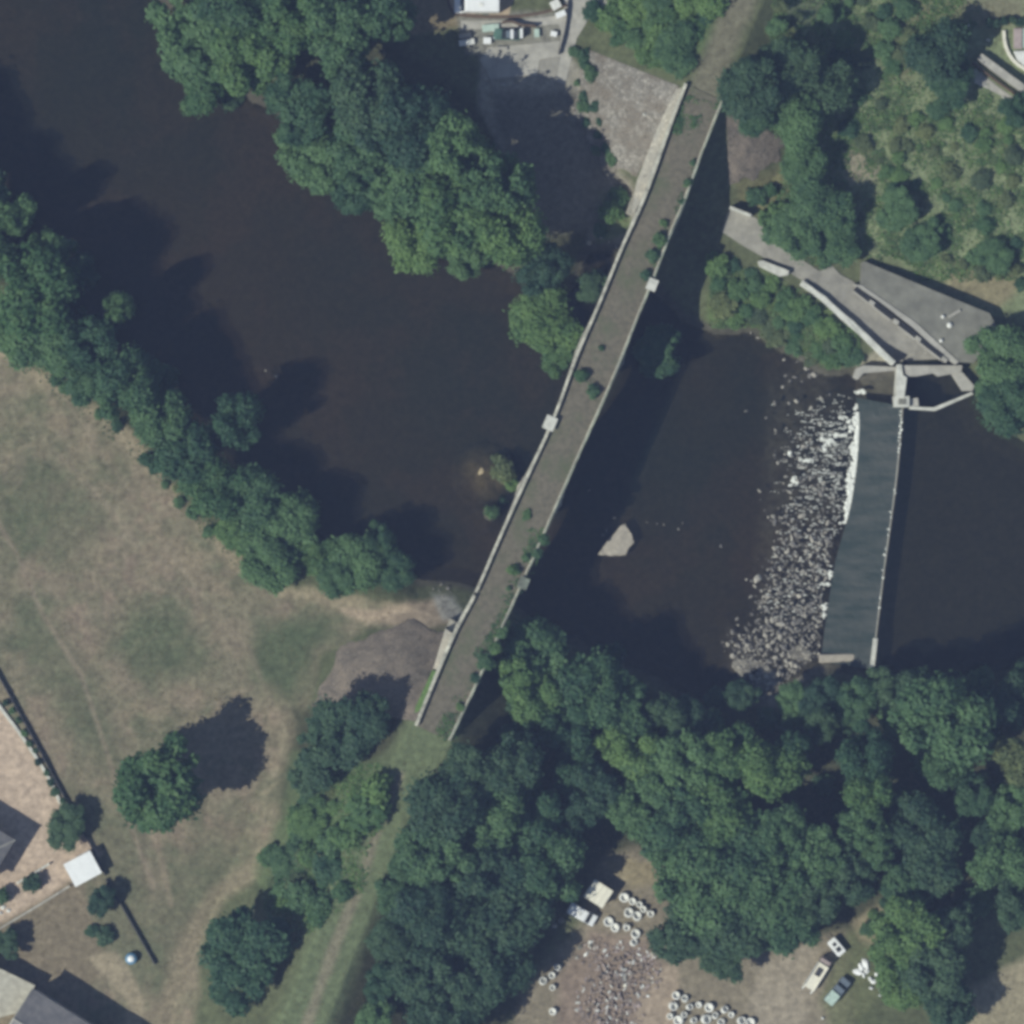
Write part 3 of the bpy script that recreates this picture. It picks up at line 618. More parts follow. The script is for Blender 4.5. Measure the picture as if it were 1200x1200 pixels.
ORD = ['', 'second nearest', 'third nearest', 'fourth nearest', 'fifth nearest', 'sixth nearest', 'seventh nearest', 'eighth nearest', 'ninth nearest', 'tenth nearest', 'eleventh nearest', 'twelfth nearest', 'thirteenth nearest', 'fourteenth nearest', 'fifteenth nearest', 'sixteenth nearest', 'seventeenth nearest', 'eighteenth nearest', 'nineteenth nearest']
DIRS = ['east', 'north-east', 'north', 'north-west', 'west', 'south-west', 'south', 'south-east']
pending = []
TONE = ['dark green', 'mid green', 'bright green', 'olive green']
def plant(px, py, rpx, h, tone=1, tree=True, label=None, name=None, z=None, proto=None, group=None):
    zz = z if z is not None else tz(px, py)
    zc = zz+h*.62; x, y = P(px, py, zc)
    zg = z if z is not None else float(terrain(np.array([x]), np.array([y]))[0])
    o = empty(name or ('tree' if tree else 'shrub'), (x, y, zg-.02), random.uniform(0, 6.283)); r = rpx*S
    if tree and not label and tone == 1 and random.random() < .22: tone = 2
    if tree and not label and tone == 0 and random.random() < .3: tone = 1
    cm, tm = (random.choice(PROTO) if proto is None else PROTO[proto]) if tree else random.choice(SHRUB)
    k = r/5*1.10 if tree else r/1.6; kz = h/12.6 if tree else h/2.3
    for nm, me_ in (('trunk' if tree else 'stems', tm), ('crown' if tree else 'foliage', cm)):
        c = bpy.data.objects.new(nm, me_); COL.objects.link(c); c.parent = o; c.scale = (k, k*random.uniform(.9, 1.1), kz)
        if nm in ('crown', 'foliage'): c.material_slots[0].link = 'OBJECT'; c.material_slots[0].material = LEAF[tone]
    size = 'large' if rpx >= 42 else 'medium' if rpx >= 28 else 'small' if tree else ('broad' if rpx >= 17 else 'small')
    if label: tag(o, label, 'tree' if tree else 'shrub', group)
    else: pending.append((o, px, py, f'{size} {TONE[tone]} '+('tree' if tree else 'shrub'), tree, group))
    return o
def flush_labels():
    by = {}
    for o, px, py, lead, tree, group in pending:
        nm = min(LAND, key=lambda k: math.hypot(LAND[k][0]-px, LAND[k][1]-py)); lx, ly = LAND[nm]
        a = math.atan2(ly-py, px-lx); d = DIRS[int(round(a/(math.pi/4))) % 8]
        by.setdefault((lead, d, nm), []).append((math.hypot(lx-px, ly-py), o, tree, group))
    for (lead, d, nm), L in by.items():
        L.sort(key=lambda q: q[0])
        for i, (_, o, tree, group) in enumerate(L):
            lab = f'{lead} {d} of the {nm}' + (', nearest such one' if i == 0 and len(L) > 1 else '') + (', '+ORD[i] if i else '')
            tag(o, lab, 'tree' if tree else 'shrub', group or ('trees along the river and embankments' if tree else 'shrubs and scrub bushes'))
T_ = [ # north bank wood
 (225, 45, 50, 13, 1), (238, 100, 36, 10, 1), (290, 68, 48, 14, 1), (338, 22, 45, 14, 1), (400, 40, 44, 17, 0), (350, 125, 42, 13, 1), (362, 182, 40, 12, 1), (430, 110, 44, 18, 0), (425, 172, 44, 14, 1), (420, 222, 30, 10, 1), (478, 150, 46, 18, 0), (475, 218, 45, 14, 1), (488, 276, 38, 11, 1), (537, 172, 44, 22, 0), (540, 245, 50, 17, 1), (545, 304, 26, 8, 1), (582, 212, 42, 22, 1), (595, 270, 40, 20, 1), (640, 312, 34, 15, 0), (636, 375, 42, 8, 2), (655, 405, 27, 6, 2), (694, 335, 20, 6, 0), (450, 20, 36, 15, 0), (270, 15, 40, 13, 1),
 # left bank
 (42, 342, 48, 19, 1), (95, 318, 20, 18, 0), (138, 362, 18, 18, 0), (18, 252, 26, 18, 1), (-30, 215, 40, 17, 0), (-95, 170, 45, 18, 0), (60, 296, 26, 18, 0), (-40, 290, 45, 15, 1), (102, 396, 38, 18, 1), (50, 402, 38, 11, 1), (150, 450, 36, 17, 1), (105, 442, 30, 9, 1), (186, 485, 36, 14, 1), (190, 448, 19, 14, 0), (280, 492, 30, 16, 1), (216, 528, 36, 13, 1), (250, 570, 36, 10, 1), (290, 590, 36, 10, 1), (330, 628, 36, 9, 1), (275, 622, 26, 6, 1), (312, 660, 32, 7, 1), (350, 598, 24, 12, 0), (420, 655, 32, 9, 1), (445, 635, 20, 10, 0), (462, 668, 24, 7, 1), (396, 682, 22, 5, 1), (14, 375, 36, 10, 1), (368, 650, 24, 6, 1),
 # meadow
 (286, 1118, 55, 12, 1), (392, 862, 46, 11, 0), (432, 842, 30, 8, 0), (368, 905, 30, 8, 0), (362, 962, 26, 4, 1), (338, 1012, 22, 3.2, 1),
 # south wood
 (632, 772, 42, 11, 1), (622, 812, 36, 11, 1), (690, 812, 42, 12, 1), (732, 832, 34, 11, 1), (662, 852, 36, 12, 1), (742, 882, 34, 12, 1), (712, 770, 18, 9, 0), (548, 905, 38, 10, 0), (520, 945, 42, 11, 0), (572, 950, 42, 13, 0), (508, 1000, 42, 12, 0), (560, 1008, 48, 14, 0), (620, 955, 42, 14, 0), (642, 1008, 42, 14, 1), (600, 1062, 46, 14, 0), (540, 1080, 50, 14, 0), (494, 1072, 36, 11, 0), (496, 1140, 42, 12, 0), (556, 1150, 48, 14, 0), (520, 1195, 42, 13, 0), (600, 1130, 30, 11, 0), (462, 1052, 22, 6, 0), (458, 1100, 24, 7, 0), (450, 1150, 24, 7, 0), (438, 1195, 24, 6, 0), (478, 1015, 20, 6, 0), (692, 930, 36, 13, 0), (735, 945, 32, 12, 1), (600, 895, 34, 13, 0), (672, 900, 28, 11, 1),
 (772, 962, 38, 13, 1), (766, 905, 34, 13, 1), (802, 898, 42, 13, 1), (848, 882, 36, 13, 1), (802, 965, 44, 14, 1), (842, 950, 42, 14, 1), (905, 902, 36, 15, 2), (932, 872, 20, 12, 1), (962, 852, 20, 9, 0), (870, 1002, 44, 14, 1), (820, 1040, 48, 14, 0), (800, 1092, 38, 11, 0), (860, 1082, 46, 13, 0), (902, 1040, 42, 13, 0), (922, 1088, 36, 11, 0), (845, 1122, 28, 9, 0), (918, 975, 38, 14, 0), (958, 1002, 36, 13, 0), (1014, 885, 30, 16, 1), (1018, 925, 28, 16, 1), (1014, 965, 28, 15, 1), (1026, 990, 26, 14, 1), (1068, 962, 36, 12, 0), (1092, 1002, 38, 11, 0), (1108, 845, 50, 17, 1), (1108, 895, 26, 13, 1), (1194, 890, 26, 17, 3), (1176, 1010, 34, 13, 1), (1194, 1062, 34, 13, 0), (1062, 1092, 44, 12, 1), (1092, 1128, 42, 12, 0), (1062, 1150, 34, 9, 1), (1112, 1172, 34, 10, 0), (1060, 1040, 30, 9, 1), (1000, 1022, 30, 12, 0), (952, 1058, 32, 12, 0), (870, 815, 20, 6, 0), (838, 818, 15, 5, 0), (1075, 812, 24, 9, 0), (1150, 800, 22, 9, 0), (1120, 1085, 28, 10, 0), (780, 838, 24, 10, 0), (1150, 870, 20, 10, 0),
 (1166, 832, 32, 11, 0), (1196, 812, 28, 10, 0), (1140, 935, 26, 9, 0), (1185, 945, 28, 10, 0), (1158, 980, 22, 8, 0), (962, 818, 24, 6, 0), (1002, 822, 26, 7, 0), (1046, 812, 26, 8, 0), (930, 826, 22, 5, 1), (810, 846, 26, 8, 0),
 # right bank by the platform
 (1178, 418, 38, 9, 0), (1188, 476, 38, 9, 1), (1158, 455, 16, 6, 0),
 # north-east
 (792, 57, 26, 5, 0), (880, 102, 36, 8, 0), (922, 78, 32, 7, 0), (962, 100, 36, 8, 0), (930, 138, 34, 9, 1), (884, 135, 24, 6, 1), (942, 190, 26, 6, 1), (962, 242, 32, 7, 1), (930, 268, 34, 7, 1), (982, 282, 26, 5, 1), (1052, 245, 26, 4, 1), (1082, 282, 24, 4, 1), (1100, 62, 36, 9, 0), (1112, 95, 28, 5, 1), (1194, 128, 22, 6, 0), (1165, 300, 20, 3, 1),
 # in the water by the pier
 (771, 412, 31, 7, 1)]
for a_ in T_: plant(*a_)
plant(188, 920, 54, 17, 2, label='lone leafy tree standing in the dry meadow with a long shadow', proto=4)
# embankment shrubs
for a_ in [(384, 1018, 22, 2.2, 1), (365, 1000, 18, 2.2, 2), (350, 985, 16, 2, 1), (400, 1045, 14, 1.6, 2), (428, 950, 28, 3, 2), (442, 925, 22, 3.5, 2), (408, 975, 24, 3.5, 2), (390, 990, 20, 3, 1), (330, 1040, 20, 3, 1), (318, 1000, 14, 2, 1), (352, 1050, 22, 3, 1), (372, 1060, 18, 2.5, 1),
           (589, 550, 17, 2.8, 3), (582, 538, 8, 1.8, 3), (600, 568, 10, 2.2, 2), (576, 600, 10, 2.2, 1), (590, 588, 8, 2, 1), (758, 432, 12, 3, 1), (715, 250, 16, 2.5, 2), (725, 230, 14, 2, 2), (705, 270, 10, 2, 1)]: plant(*a_, tree=False)
# shrubs rooted in the ballast of the viaduct
for (px, py, r_, h_) in [(682, 440, 9, 1.7), (694, 458, 9, 1.5), (704, 408, 4, .8), (617, 604, 7, .8), (637, 632, 8, 1.3), (630, 648, 7, 1.3), (603, 668, 8, 1.5), (596, 690, 4, .8), (588, 742, 8, 1.3), (579, 760, 10, 1.4), (567, 775, 12, 1.7), (556, 795, 7, 1.0), (772, 282, 11, 1.7), (764, 300, 10, 1.5), (757, 322, 8, 1.3), (806, 214, 6, 1.2), (799, 236, 5, 1), (812, 190, 5, .9), (540, 828, 7, 1), (778, 262, 6, 1), (617, 655, 6, 1)]:
    plant(px, py, r_, h_, 1 if random.random() < .6 else 2, tree=False, z=DECK-.05, group='shrubs growing on the viaduct deck', name='shrub')
# scrub filled over the north-east slope, shore and verges
def fill(poly, k, rmin, rmax, hk, tones, gap=.75, seed=0):
    r = random.Random(seed); q = np.array(poly); got = []; tries = 0
    while len(got) < k and tries < 6000:
        tries += 1; x = r.uniform(q[:, 0].min(), q[:, 0].max()); y = r.uniform(q[:, 1].min(), q[:, 1].max()); rr = r.uniform(rmin, rmax)
        if not inside(np.array([x]), np.array([y]), poly)[0]: continue
        if any(math.hypot(x-a, y-b) < gap*(rr+c) for a, b, c in got): continue
        got.append((x, y, rr)); plant(x, y, rr, rr*S*hk*r.uniform(.8, 1.2), r.choice(tones), tree=False)
fill([(985, 105), (1080, 120), (1190, 140), (1200, 300), (1120, 300), (1060, 230), (1000, 240), (985, 170)], 40, 6, 15, .6, [1, 2, 2, 3, 3], .7, 1)
fill([(900, 0), (1080, 0), (1060, 80), (1010, 90), (960, 50), (900, 50)], 20, 8, 17, .6, [1, 2, 3], .7, 2)
fill([(690, 10), (840, 0), (820, 40), (770, 75), (700, 30)], 18, 11, 22, .8, [1, 2, 2], .6, 3)
fill([(835, 300), (900, 330), (990, 390), (1000, 420), (960, 428), (890, 382), (838, 372)], 28, 9, 19, .7, [1, 2, 2, 3], .5, 4)
fill([(880, 225), (940, 215), (1010, 300), (960, 310), (900, 270)], 12, 9, 16, 1.2, [1, 2], .7, 5)
fill([(668, 60), (690, 60), (700, 130), (720, 190), (705, 200), (682, 130)], 14, 5, 12, 1.0, [1, 1], .6, 6)
fill([(60, 440), (150, 500), (210, 570), (255, 620), (240, 625), (150, 520), (60, 455)], 12, 5, 10, 1.0, [1, 1, 3], .8, 7)
fill([(1100, 300), (1190, 300), (1200, 340), (1120, 320)], 9, 7, 13, 1.0, [1, 3], .75, 8)
fill([(1000, 1080), (1060, 1030), (1080, 1050), (1040, 1110)], 7, 7, 12, .9, [1, 2], .8, 9)
fill([(345, 925), (430, 935), (415, 1000), (380, 1080), (322, 1062), (305, 1010)], 16, 10, 19, .75, [1, 2, 2, 3], .62, 31)
# understorey of the woods
fill([(600, 800), (760, 850), (1000, 830), (1160, 880), (1180, 1100), (1060, 1060), (940, 1090), (850, 1120), (740, 960), (640, 1060), (540, 1180), (470, 1180), (520, 940)], 40, 15, 24, 1.3, [0, 0, 1], .95, 21)
fill([(250, 20), (420, 20), (590, 190), (620, 300), (540, 290), (380, 200), (250, 110)], 12, 15, 22, 1.3, [0, 0, 1], .95, 22)
# garden plants
for px, py, r_, h_, tn, tr_, lab in [(76, 968, 24, 4.5, 0, True, 'dark round garden tree just above the small white garden shed'), (38, 1035, 13, 2.5, 0, False, 'dark reddish brown garden bush inside the sand yard corner'), (118, 1055, 16, 4, 0, True, 'shaded small tree touching the lower edge of the small white garden shed'), (122, 1096, 13, 1.6, 0, False, 'low dark bush between the small white shed and the water tank'), (8, 1105, 17, 4, 0, True, 'small dark tree at the photo edge above the slate roofed house'), (3, 1050, 12, 2.5, 1, False, 'bush beside white stones at the photo edge in the sand yard'), (108, 1090, 9, 1, 1, False, 'low green clump in the small garden above the slate roofed house')]:
    plant(px, py, r_, h_, tn, tree=tr_, label=lab)
flush_labels()

# ------------------------------------------------------------------ boulders
BOULD = []
for k in range(9):
    bm = bmesh.new(); bmesh.ops.create_icosphere(bm, subdivisions=2, radius=1); r = random.Random(k); sx, sy, sz = r.uniform(.8, 1.25), r.uniform(.7, 1.1), r.uniform(.55, .8)
    cuts = [(Vector((r.uniform(-1, 1), r.uniform(-1, 1), r.uniform(-.4, .9))).normalized(), r.uniform(.42, .75)) for _ in range(8)]
    for v in bm.verts:
        for nn_, dd in cuts:
            e = v.co.dot(nn_)-dd
            if e > 0: v.co -= nn_*e
        v.co = Vector((v.co.x*sx, v.co.y*sy, v.co.z*sz))+Vector((r.uniform(-1, 1), r.uniform(-1, 1), r.uniform(-1, 1)))*.03
    me = bpy.data.meshes.new('boulder'); bm.to_mesh(me); bm.free(); me.materials.append(M['rock']); BOULD.append(me)
ROCKZ = [(912, 440), (935, 420), (960, 440), (985, 470), (985, 540), (985, 590), (975, 640), (965, 700), (960, 770), (930, 790), (905, 812), (880, 815), (858, 778), (850, 742), (885, 730), (895, 660), (910, 560)]
got = []; r = random.Random(11); tries = 0
def rock_edge(x, y):
    q = np.array([x]); w_ = np.array([y]); e = float(sdist(q, w_, ROCKZ)[0]); west = x < np.interp(y, [440, 560, 660, 735, 820], [935, 935, 925, 895, 890])
    if not west: return e
    return e+float(fbm(q, w_, 22, 201)[0]-.5)*46+8-r.random()**3*22
def boulder(px, py, rp, label, group, pale=None, zoff=None):
    x, y = P(px, py, .3); zg = max(0.0, float(terrain(np.array([x]), np.array([y]))[0])); o = bpy.data.objects.new('boulder', r.choice(BOULD)); COL.objects.link(o)
    s = rp*S; o.location = (x, y, zg+s*(.12 if zoff is None else zoff)); o.scale = (s*1.1, s*r.uniform(.5, 1.0), s*r.uniform(.7, 1.1)); o.rotation_euler = (r.uniform(-.2, .2), r.uniform(-.2, .2), r.uniform(0, 6.28))
    o.material_slots[0].link = 'OBJECT'; o.material_slots[0].material = M['rock_pale'] if (pale if pale is not None else r.random() < .55) else M['rock']
    tag(o, label, 'boulder', group)
while len(got) < 270 and tries < 20000:
    tries += 1; x = r.uniform(840, 990); y = r.uniform(420, 818)
    if rock_edge(x, y) > 0: continue
    dens = np.interp(y, [420, 480, 540, 600, 650, 720, 816], [.12, .12, .2, .5, .8, 1, 1])
    if r.random() > dens: continue
    rp = r.uniform(1.8, 4.3)*(1.35 if r.random() < .25 else .9)*(1 if y > 560 else .85)
    if any(math.hypot(x-a, y-b) < .78*(rp+c) for a, b, c in got): continue
    got.append((x, y, rp)); boulder(x, y, rp, 'grey boulder lying in the shallow rapids below the weir' if y < 735 else 'pale boulder in the rock pile at the river edge below the weir', 'boulders in the rapids below the weir' if y < 735 else 'boulders in the rock pile', None if y < 735 else r.random() < .7)
for px, py, rp in [(905, 383, 4), (912, 388, 3), (893, 388, 3), (880, 390, 2.5), (888, 396, 2.5), (925, 403, 4), (868, 343, 2.5), (945, 432, 4), (955, 440, 3.5), (896, 376, 2)]: boulder(px, py, rp, 'pale rock on the shrubby shore between the viaduct and the sluice', 'rocks on the shrubby shore', True)
for px, py, rp in [(690, 284, 4), (704, 278, 3), (714, 284, 3.4), (722, 290, 3), (730, 236, 3)]: boulder(px, py, rp, 'pale rock at the foot of the viaduct by the north bank wood', 'rocks under the north arch', True)
for px, py, rp in [(517, 685, 2.6), (525, 690, 3), (528, 694, 2.2), (515, 692, 2.4), (520, 699, 2.4), (508, 690, 2)]: boulder(px, py, rp, 'grey rock in the water beside the meadow corner', 'rocks at the meadow corner', False)
for px, py, rp in [(707, 627, 2.4), (711, 621, 2.2), (720, 607, 2), (778, 615, 1.6), (770, 614, 1.4), (795, 620, 1.5), (800, 613, 1.4), (845, 640, 2.6), (874, 482, 3), (898, 490, 2.4), (690, 575, 2.4), (758, 612, 1.3)]: boulder(px, py, rp, 'small wet rock scattered in the open water below the viaduct', 'small rocks in open water', False)
for px, py, rp in [(323, 441, 2.2), (311, 434, 1.6)]: boulder(px, py, rp, 'tiny pale rock in the river off the left bank trees', 'tiny rocks off the left bank', True)

# small stones between the boulders, too many to count
vv, ff = [], []; rs = random.Random(77); cnt = 0
base_v = [Vector(q) for q in ((1, 0, 0), (-1, 0, 0), (0, 1, 0), (0, -1, 0), (0, 0, 1), (0, 0, -1))]; base_f = [(0, 2, 4), (2, 1, 4), (1, 3, 4), (3, 0, 4), (2, 0, 5), (1, 2, 5), (3, 1, 5), (0, 3, 5)]
while cnt < 1300:
    x = rs.uniform(846, 990); y = rs.uniform(500, 820)
    if rock_edge(x, y) > 0 or rs.random() > np.interp(y, [500, 600, 680, 740, 820], [.1, .35, .6, 1, 1]): continue
    cnt += 1; s_ = rs.uniform(.7, 2.1)*S; X_, Y_ = P(x, y, .2); M_ = Matrix.Translation((X_, Y_, .02)) @ Matrix.Rotation(rs.uniform(0, 6.3), 4, 'Z') @ Matrix.Rotation(rs.uniform(-.7, .7), 4, 'X'); b0 = len(vv); vv += [(*q.xy, q.z) for q in (M_ @ (v*s_*rs.uniform(.6, 1.3)) for v in base_v)]; ff += [tuple(b0+i for i in f) for f in base_f]
vv = np.array(vv); zz_ = terrain(vv[:, 0], vv[:, 1]); vv[:, 2] += np.maximum(zz_, 0)
me = mesh('pebbles', vv, ff); [me.materials.append(M[k]) for k in ('rock', 'rock_pale')]; me.polygons.foreach_set('material_index', np.repeat(np.random.default_rng(4).choice(2, cnt, p=[.6, .4]), 8).astype(np.int32))
tag(link('pebbles', me), 'small stones filling the gaps between the boulders below the weir', 'stones', kind='stuff')
# ------------------------------------------------------------------ river works: bar, log, path, platform, sluice
def slab(name, pts, z0, z1, m, label=None, cat=None, kind=None, parent=None, bev=.05, group=None, jag=0):
    off = parent.matrix_world.translation.copy() if parent is not None else Vector((0, 0, 0))
    if parent is not None: off = Vector(parent.location)
    zz = z1[0] if isinstance(z1, list) else z1
    q = [(x-off.x, y-off.y) for x, y in pp(pts, zz)]; mb = MB(); mb.prism(q, z0-off.z, [k-off.z for k in z1] if isinstance(z1, list) else z1-off.z)
    if bev: mb.bev(bev, 1)
    if jag: mb.rough(3, jag, 1, 5)
    o = mb.build(name, M[m], parent); tag(o, label, cat, group, kind); return o
slab('gravel_bar', [(701, 650), (716, 651), (733, 650), (737, 641), (743, 636), (740, 626), (732, 614), (728, 616), (718, 628), (708, 640)], -1.2, .22, 'gravelbar', 'pale apron trimmed to its sunlit triangle breaking the water beside the viaduct shadow', 'gravel bar', bev=.1, jag=.13)  # outline follows the viaduct shadow edge; the shaded part is left out
slab('timber_beam', [(960, 767), (1000, 766), (1004, 769), (1000, 775), (960, 777)], -.2, .95, 'gravelbar', 'pale beam lying beside the boulder pile at the weir foot', 'beam', bev=.15)
def draped(name, pts, m, k=18, lift=.05, kind='structure', wide=None, label=None, cat=None, zflat=None):
    """a paved sheet that follows the terrain: triangulated polygon, densified"""
    bm = bmesh.new(); vs_ = [bm.verts.new((*P(x, y), 0)) for x, y in pts]; bm.faces.new(vs_); bmesh.ops.triangulate(bm, faces=bm.faces[:])
    for _ in range(4): bmesh.ops.subdivide_edges(bm, edges=[e for e in bm.edges if e.calc_length() > .9], cuts=1); bmesh.ops.triangulate(bm, faces=bm.faces[:])
    co = np.array([v.co[:] for v in bm.verts]); z = terrain(co[:, 0], co[:, 1])+lift if zflat is None else np.full(len(co), zflat)
    for v, q in zip(bm.verts, z): v.co.z = q
    bmesh.ops.recalc_face_normals(bm, faces=bm.faces[:]); me = bpy.data.meshes.new(name); bm.to_mesh(me); bm.free()
    if sum(p.normal.z*p.area for p in me.polygons) < 0: me.flip_normals()
    o = link(name, me, M[m]); tag(o, label, cat, kind=kind); return o
draped('path', [(852, 250), (858, 242), (872, 248), (895, 262), (918, 282), (940, 305), (960, 318), (975, 312), (985, 322), (1000, 330), (1012, 340), (1060, 375), (1106, 420), (1050, 424), (1036, 412), (990, 372), (945, 332), (905, 308), (870, 288), (846, 272)], 'asphalt', lift=.16)
zp = 4.2
slab('concrete_slab', [(888, 306), (894, 305), (925, 317), (924, 322), (914, 324), (890, 312)], 2.6, zp+.55, 'concrete_pale', 'long pale concrete slab beside the grey path to the platform', 'slab')
slab('handrail_wall', [(856, 241), (881, 251), (880, 254), (855, 244)], 3.4, 6.4, 'concrete_pale', 'short pale wall at the head of the path beside the viaduct shadow', 'wall')
mb = MB(); mb.prism(ribbon(pp([(939, 331), (965, 350), (990, 373), (1012, 392), (1032, 412), (1048, 426)], zp), .95), 1.2, zp+.2); mb.bev(.12, 1).rough(2, .06, 1, 3)
tag(mb.build('retaining_wall', M['concrete_pale']), 'low crumbling pale wall along the river side of the grey path', 'wall')
plat = empty('concrete_platform', (*P(1090, 370, zp), 2.0)); tag(plat, 'grey concrete platform with a row of dark slots beside the sluice', 'platform')
slab('deck', [(1009, 308), (1013, 306), (1120, 351), (1160, 367), (1172, 390), (1170, 398), (1150, 412), (1142, 425), (1122, 424), (1106, 406), (1070, 378), (1030, 350), (1008, 336)], 2.0, zp+1.0, 'platform', parent=plat)
slab('beam', [(1000, 333), (1010, 334), (1072, 377), (1124, 424), (1120, 427), (1105, 416), (1070, 384), (1030, 353)], 2.0, zp+1.15, 'concrete', parent=plat)
slot_a = Vector((*P(1004, 337, zp), 0)); slot_b = Vector((*P(1113, 421, zp), 0))
# slots: near-black blocks, trough shade put in the colour, kerbs along the deck edge
def along(t_): return (1003+(1108-1003)*t_, 337+(419-337)*t_)
dxp, dyp = (1108-1003), (419-337); ln = math.hypot(dxp, dyp); ux, uy = dxp/ln, dyp/ln; nx, ny = -uy, ux
for a_, b_ in ((.0, .17), (.21, .42), (.50, .69), (.72, .98)):
    x0, y0 = along(a_); x1, y1 = along(b_); w_ = 4.2
    pts = [(x0+nx*w_, y0+ny*w_), (x1+nx*w_, y1+ny*w_), (x1-nx*2, y1-ny*2), (x0-nx*2, y0-ny*2)]
    slab('slot', pts, 2.0, zp+1.16, 'slot', parent=plat, bev=0)
    for e0, e1 in ((w_, w_+1.2),):
        slab('slot_kerb', [(x0+nx*e0, y0+ny*e0), (x1+nx*e0, y1+ny*e0), (x1+nx*e1, y1+ny*e1), (x0+nx*e1, y0+ny*e1)], 2.0, zp+1.3, 'concrete', parent=plat, bev=.02)
for t_ in (.19, .46, .705, 1.0):
    x0, y0 = along(t_); slab('slot_post', [(x0-3, y0-2), (x0+3, y0+2), (x0+1, y0+6), (x0-5, y0+2)], 2.0, zp+1.4, 'concrete', parent=plat, bev=.03)
for (px, py, s_) in ((1113, 381, .5), (1105, 371, .33), (1103, 399, .33)):
    x, y = P(px, py, zp+1.1); mb = MB(); mb.lathe([(0, .5), (s_*.5, .48), (s_*.9, .3), (s_, 0), (s_, -.2)], 14, (x-plat.location.x, y-plat.location.y, zp+1.0-2.0)); mb.build('vent_cap', M['white_dirty'], plat, smooth=True)
slab('step_ridge', [(1111, 370), (1125, 362), (1126, 365), (1112, 373)], 2.0, zp+1.35, 'concrete', parent=plat, bev=.02)
slab('end_post', [(1172, 396), (1178, 396), (1179, 406), (1173, 406)], 2.6, zp+.9, 'concrete_pale', 'short pale post at the far corner of the grey platform', 'post')
slu = empty('sluice', (*P(1070, 450, 2), 0)); tag(slu, 'pale concrete sluice walls around a dark pool at the weir end', 'sluice')
slab('wall', [(1051, 427), (1057, 427), (1058, 440), (1063, 442), (1060, 466), (1050, 466)], -1.5, 4.2, 'concrete_pale', parent=slu)
slab('gate_housing', [(1048, 464), (1066, 464), (1066, 477), (1048, 477)], -1.5, 4.0, 'concrete_pale', parent=slu)
slab('gate_hatch', [(1053, 467), (1062, 467), (1062, 474), (1053, 474)], 3.9, 4.08, 'platform', parent=slu, bev=.01)
slab('wing', [(1066, 467), (1076, 466), (1077, 476), (1066, 476)], -1.5, 3.2, 'concrete', parent=slu)
slab('wall', [(1066, 476), (1094, 478), (1139, 459), (1141, 462), (1096, 481.5), (1066, 479.5)], -1.5, 3.0, 'concrete_pale', parent=slu)
slab('quay', [(1057, 428), (1128, 428), (1127, 435), (1122, 437), (1100, 441), (1094, 437), (1074, 441), (1062, 441)], -1.5, 3.7, 'concrete', parent=slu)
slab('quay', [(1114, 436), (1128, 436), (1142, 452), (1140, 458), (1128, 458)], -1.5, 3.3, 'concrete', parent=slu)
slab('bank_wall', [(1003, 432), (1012, 428), (1052, 430), (1050, 434), (1012, 437), (1005, 445), (1000, 442)], -1.2, 3.0, 'concrete', 'low ragged pale wall running from the shrubs to the sluice', 'wall')

# ------------------------------------------------------------------ houses and gardens at lower left
def hip_house(name, px_c, Lm, Wm, ang, eave, ridge, hip, roof_m, label, chimney=None, over=.5):
    g = ground_pt(*px_c); o = empty(name, (g.x, g.y, g.z-.1), ang); tag(o, label, 'house')
    mb = MB(); mb.box((0, 0, eave/2), (Lm, Wm, eave)); mb.build('wall', M['render'], o)
    l, w_ = Lm/2+over, Wm/2+over; h1 = hip[0]; h2 = hip[1]; e = eave-.05
    v = [(-l, -w_, e), (l, -w_, e), (l, w_, e), (-l, w_, e), (-l+h1, 0, ridge), (l-h2, 0, ridge)]
    for nm, fc, mm_ in (('roof_pitch', (0, 1, 5, 4), roof_m[0]), ('roof_pitch', (2, 3, 4, 5), roof_m[1]), ('roof_pitch', (1, 2, 5), roof_m[2]), ('roof_pitch', (3, 0, 4), roof_m[3])):
        top = [Vector(v[i]) for i in fc]; bot = [p-Vector((0, 0, .16)) for p in top]; k = len(fc)
        me = mesh(nm, top+bot, [tuple(range(k)), tuple(range(k, 2*k))[::-1]]+[(i, k+i, k+(i+1) % k, (i+1) % k) for i in range(k)]); link(nm, me, M[mm_], o)
    mb = MB()
    for a_, b_ in ((4, 5), (4, 0), (4, 3), (5, 1), (5, 2)):
        p, q = Vector(v[a_]), Vector(v[b_]); d = q-p; c = (p+q)/2; mb.box((c.x, c.y, c.z+.05), (d.length, .26, .12), math.atan2(d.y, d.x), 0, -math.asin(d.z/d.length))
    mb.build('ridge_tiles', M['concrete'], o)
    for sx in (-1, 1):
        for q in (-.3, .3):
            mb = MB(); mb.box((Lm*q, sx*(Wm/2+.02), eave*.5), (1.1, .08, 1.3)); wn = mb.build('window', M['glass'], o)
            mb = MB(); mb.box((Lm*q, sx*(Wm/2+.06), eave*.5-.7), (1.3, .2, .08)); mb.build('sill', M['concrete_pale'], wn)
    mb = MB(); mb.box((Lm/2+.02, 0, 1.05), (.08, 1.0, 2.1)); mb.build('door', M['wood'], o)
    if chimney: mb = MB(); mb.box((chimney[0], chimney[1], ridge), (.7, .6, 1.6)); mb.bev(.04, 1); mb.build('chimney', M['terracotta'], o)
    return o
hip_house('house', (72, 1221), 16.2, 10.4, math.radians(-32), 5.6, 7.6, (.02, .02), ('slate', 'slate', 'slate', 'slate'), 'house with a grey slate roof and long shadow at the lower left corner', over=.4)
g = ground_pt(10, 1160); an = empty('annex', (g.x, g.y, g.z-.2)); tag(an, 'low annex with a pale lit roof against the slate roofed house', 'annex')
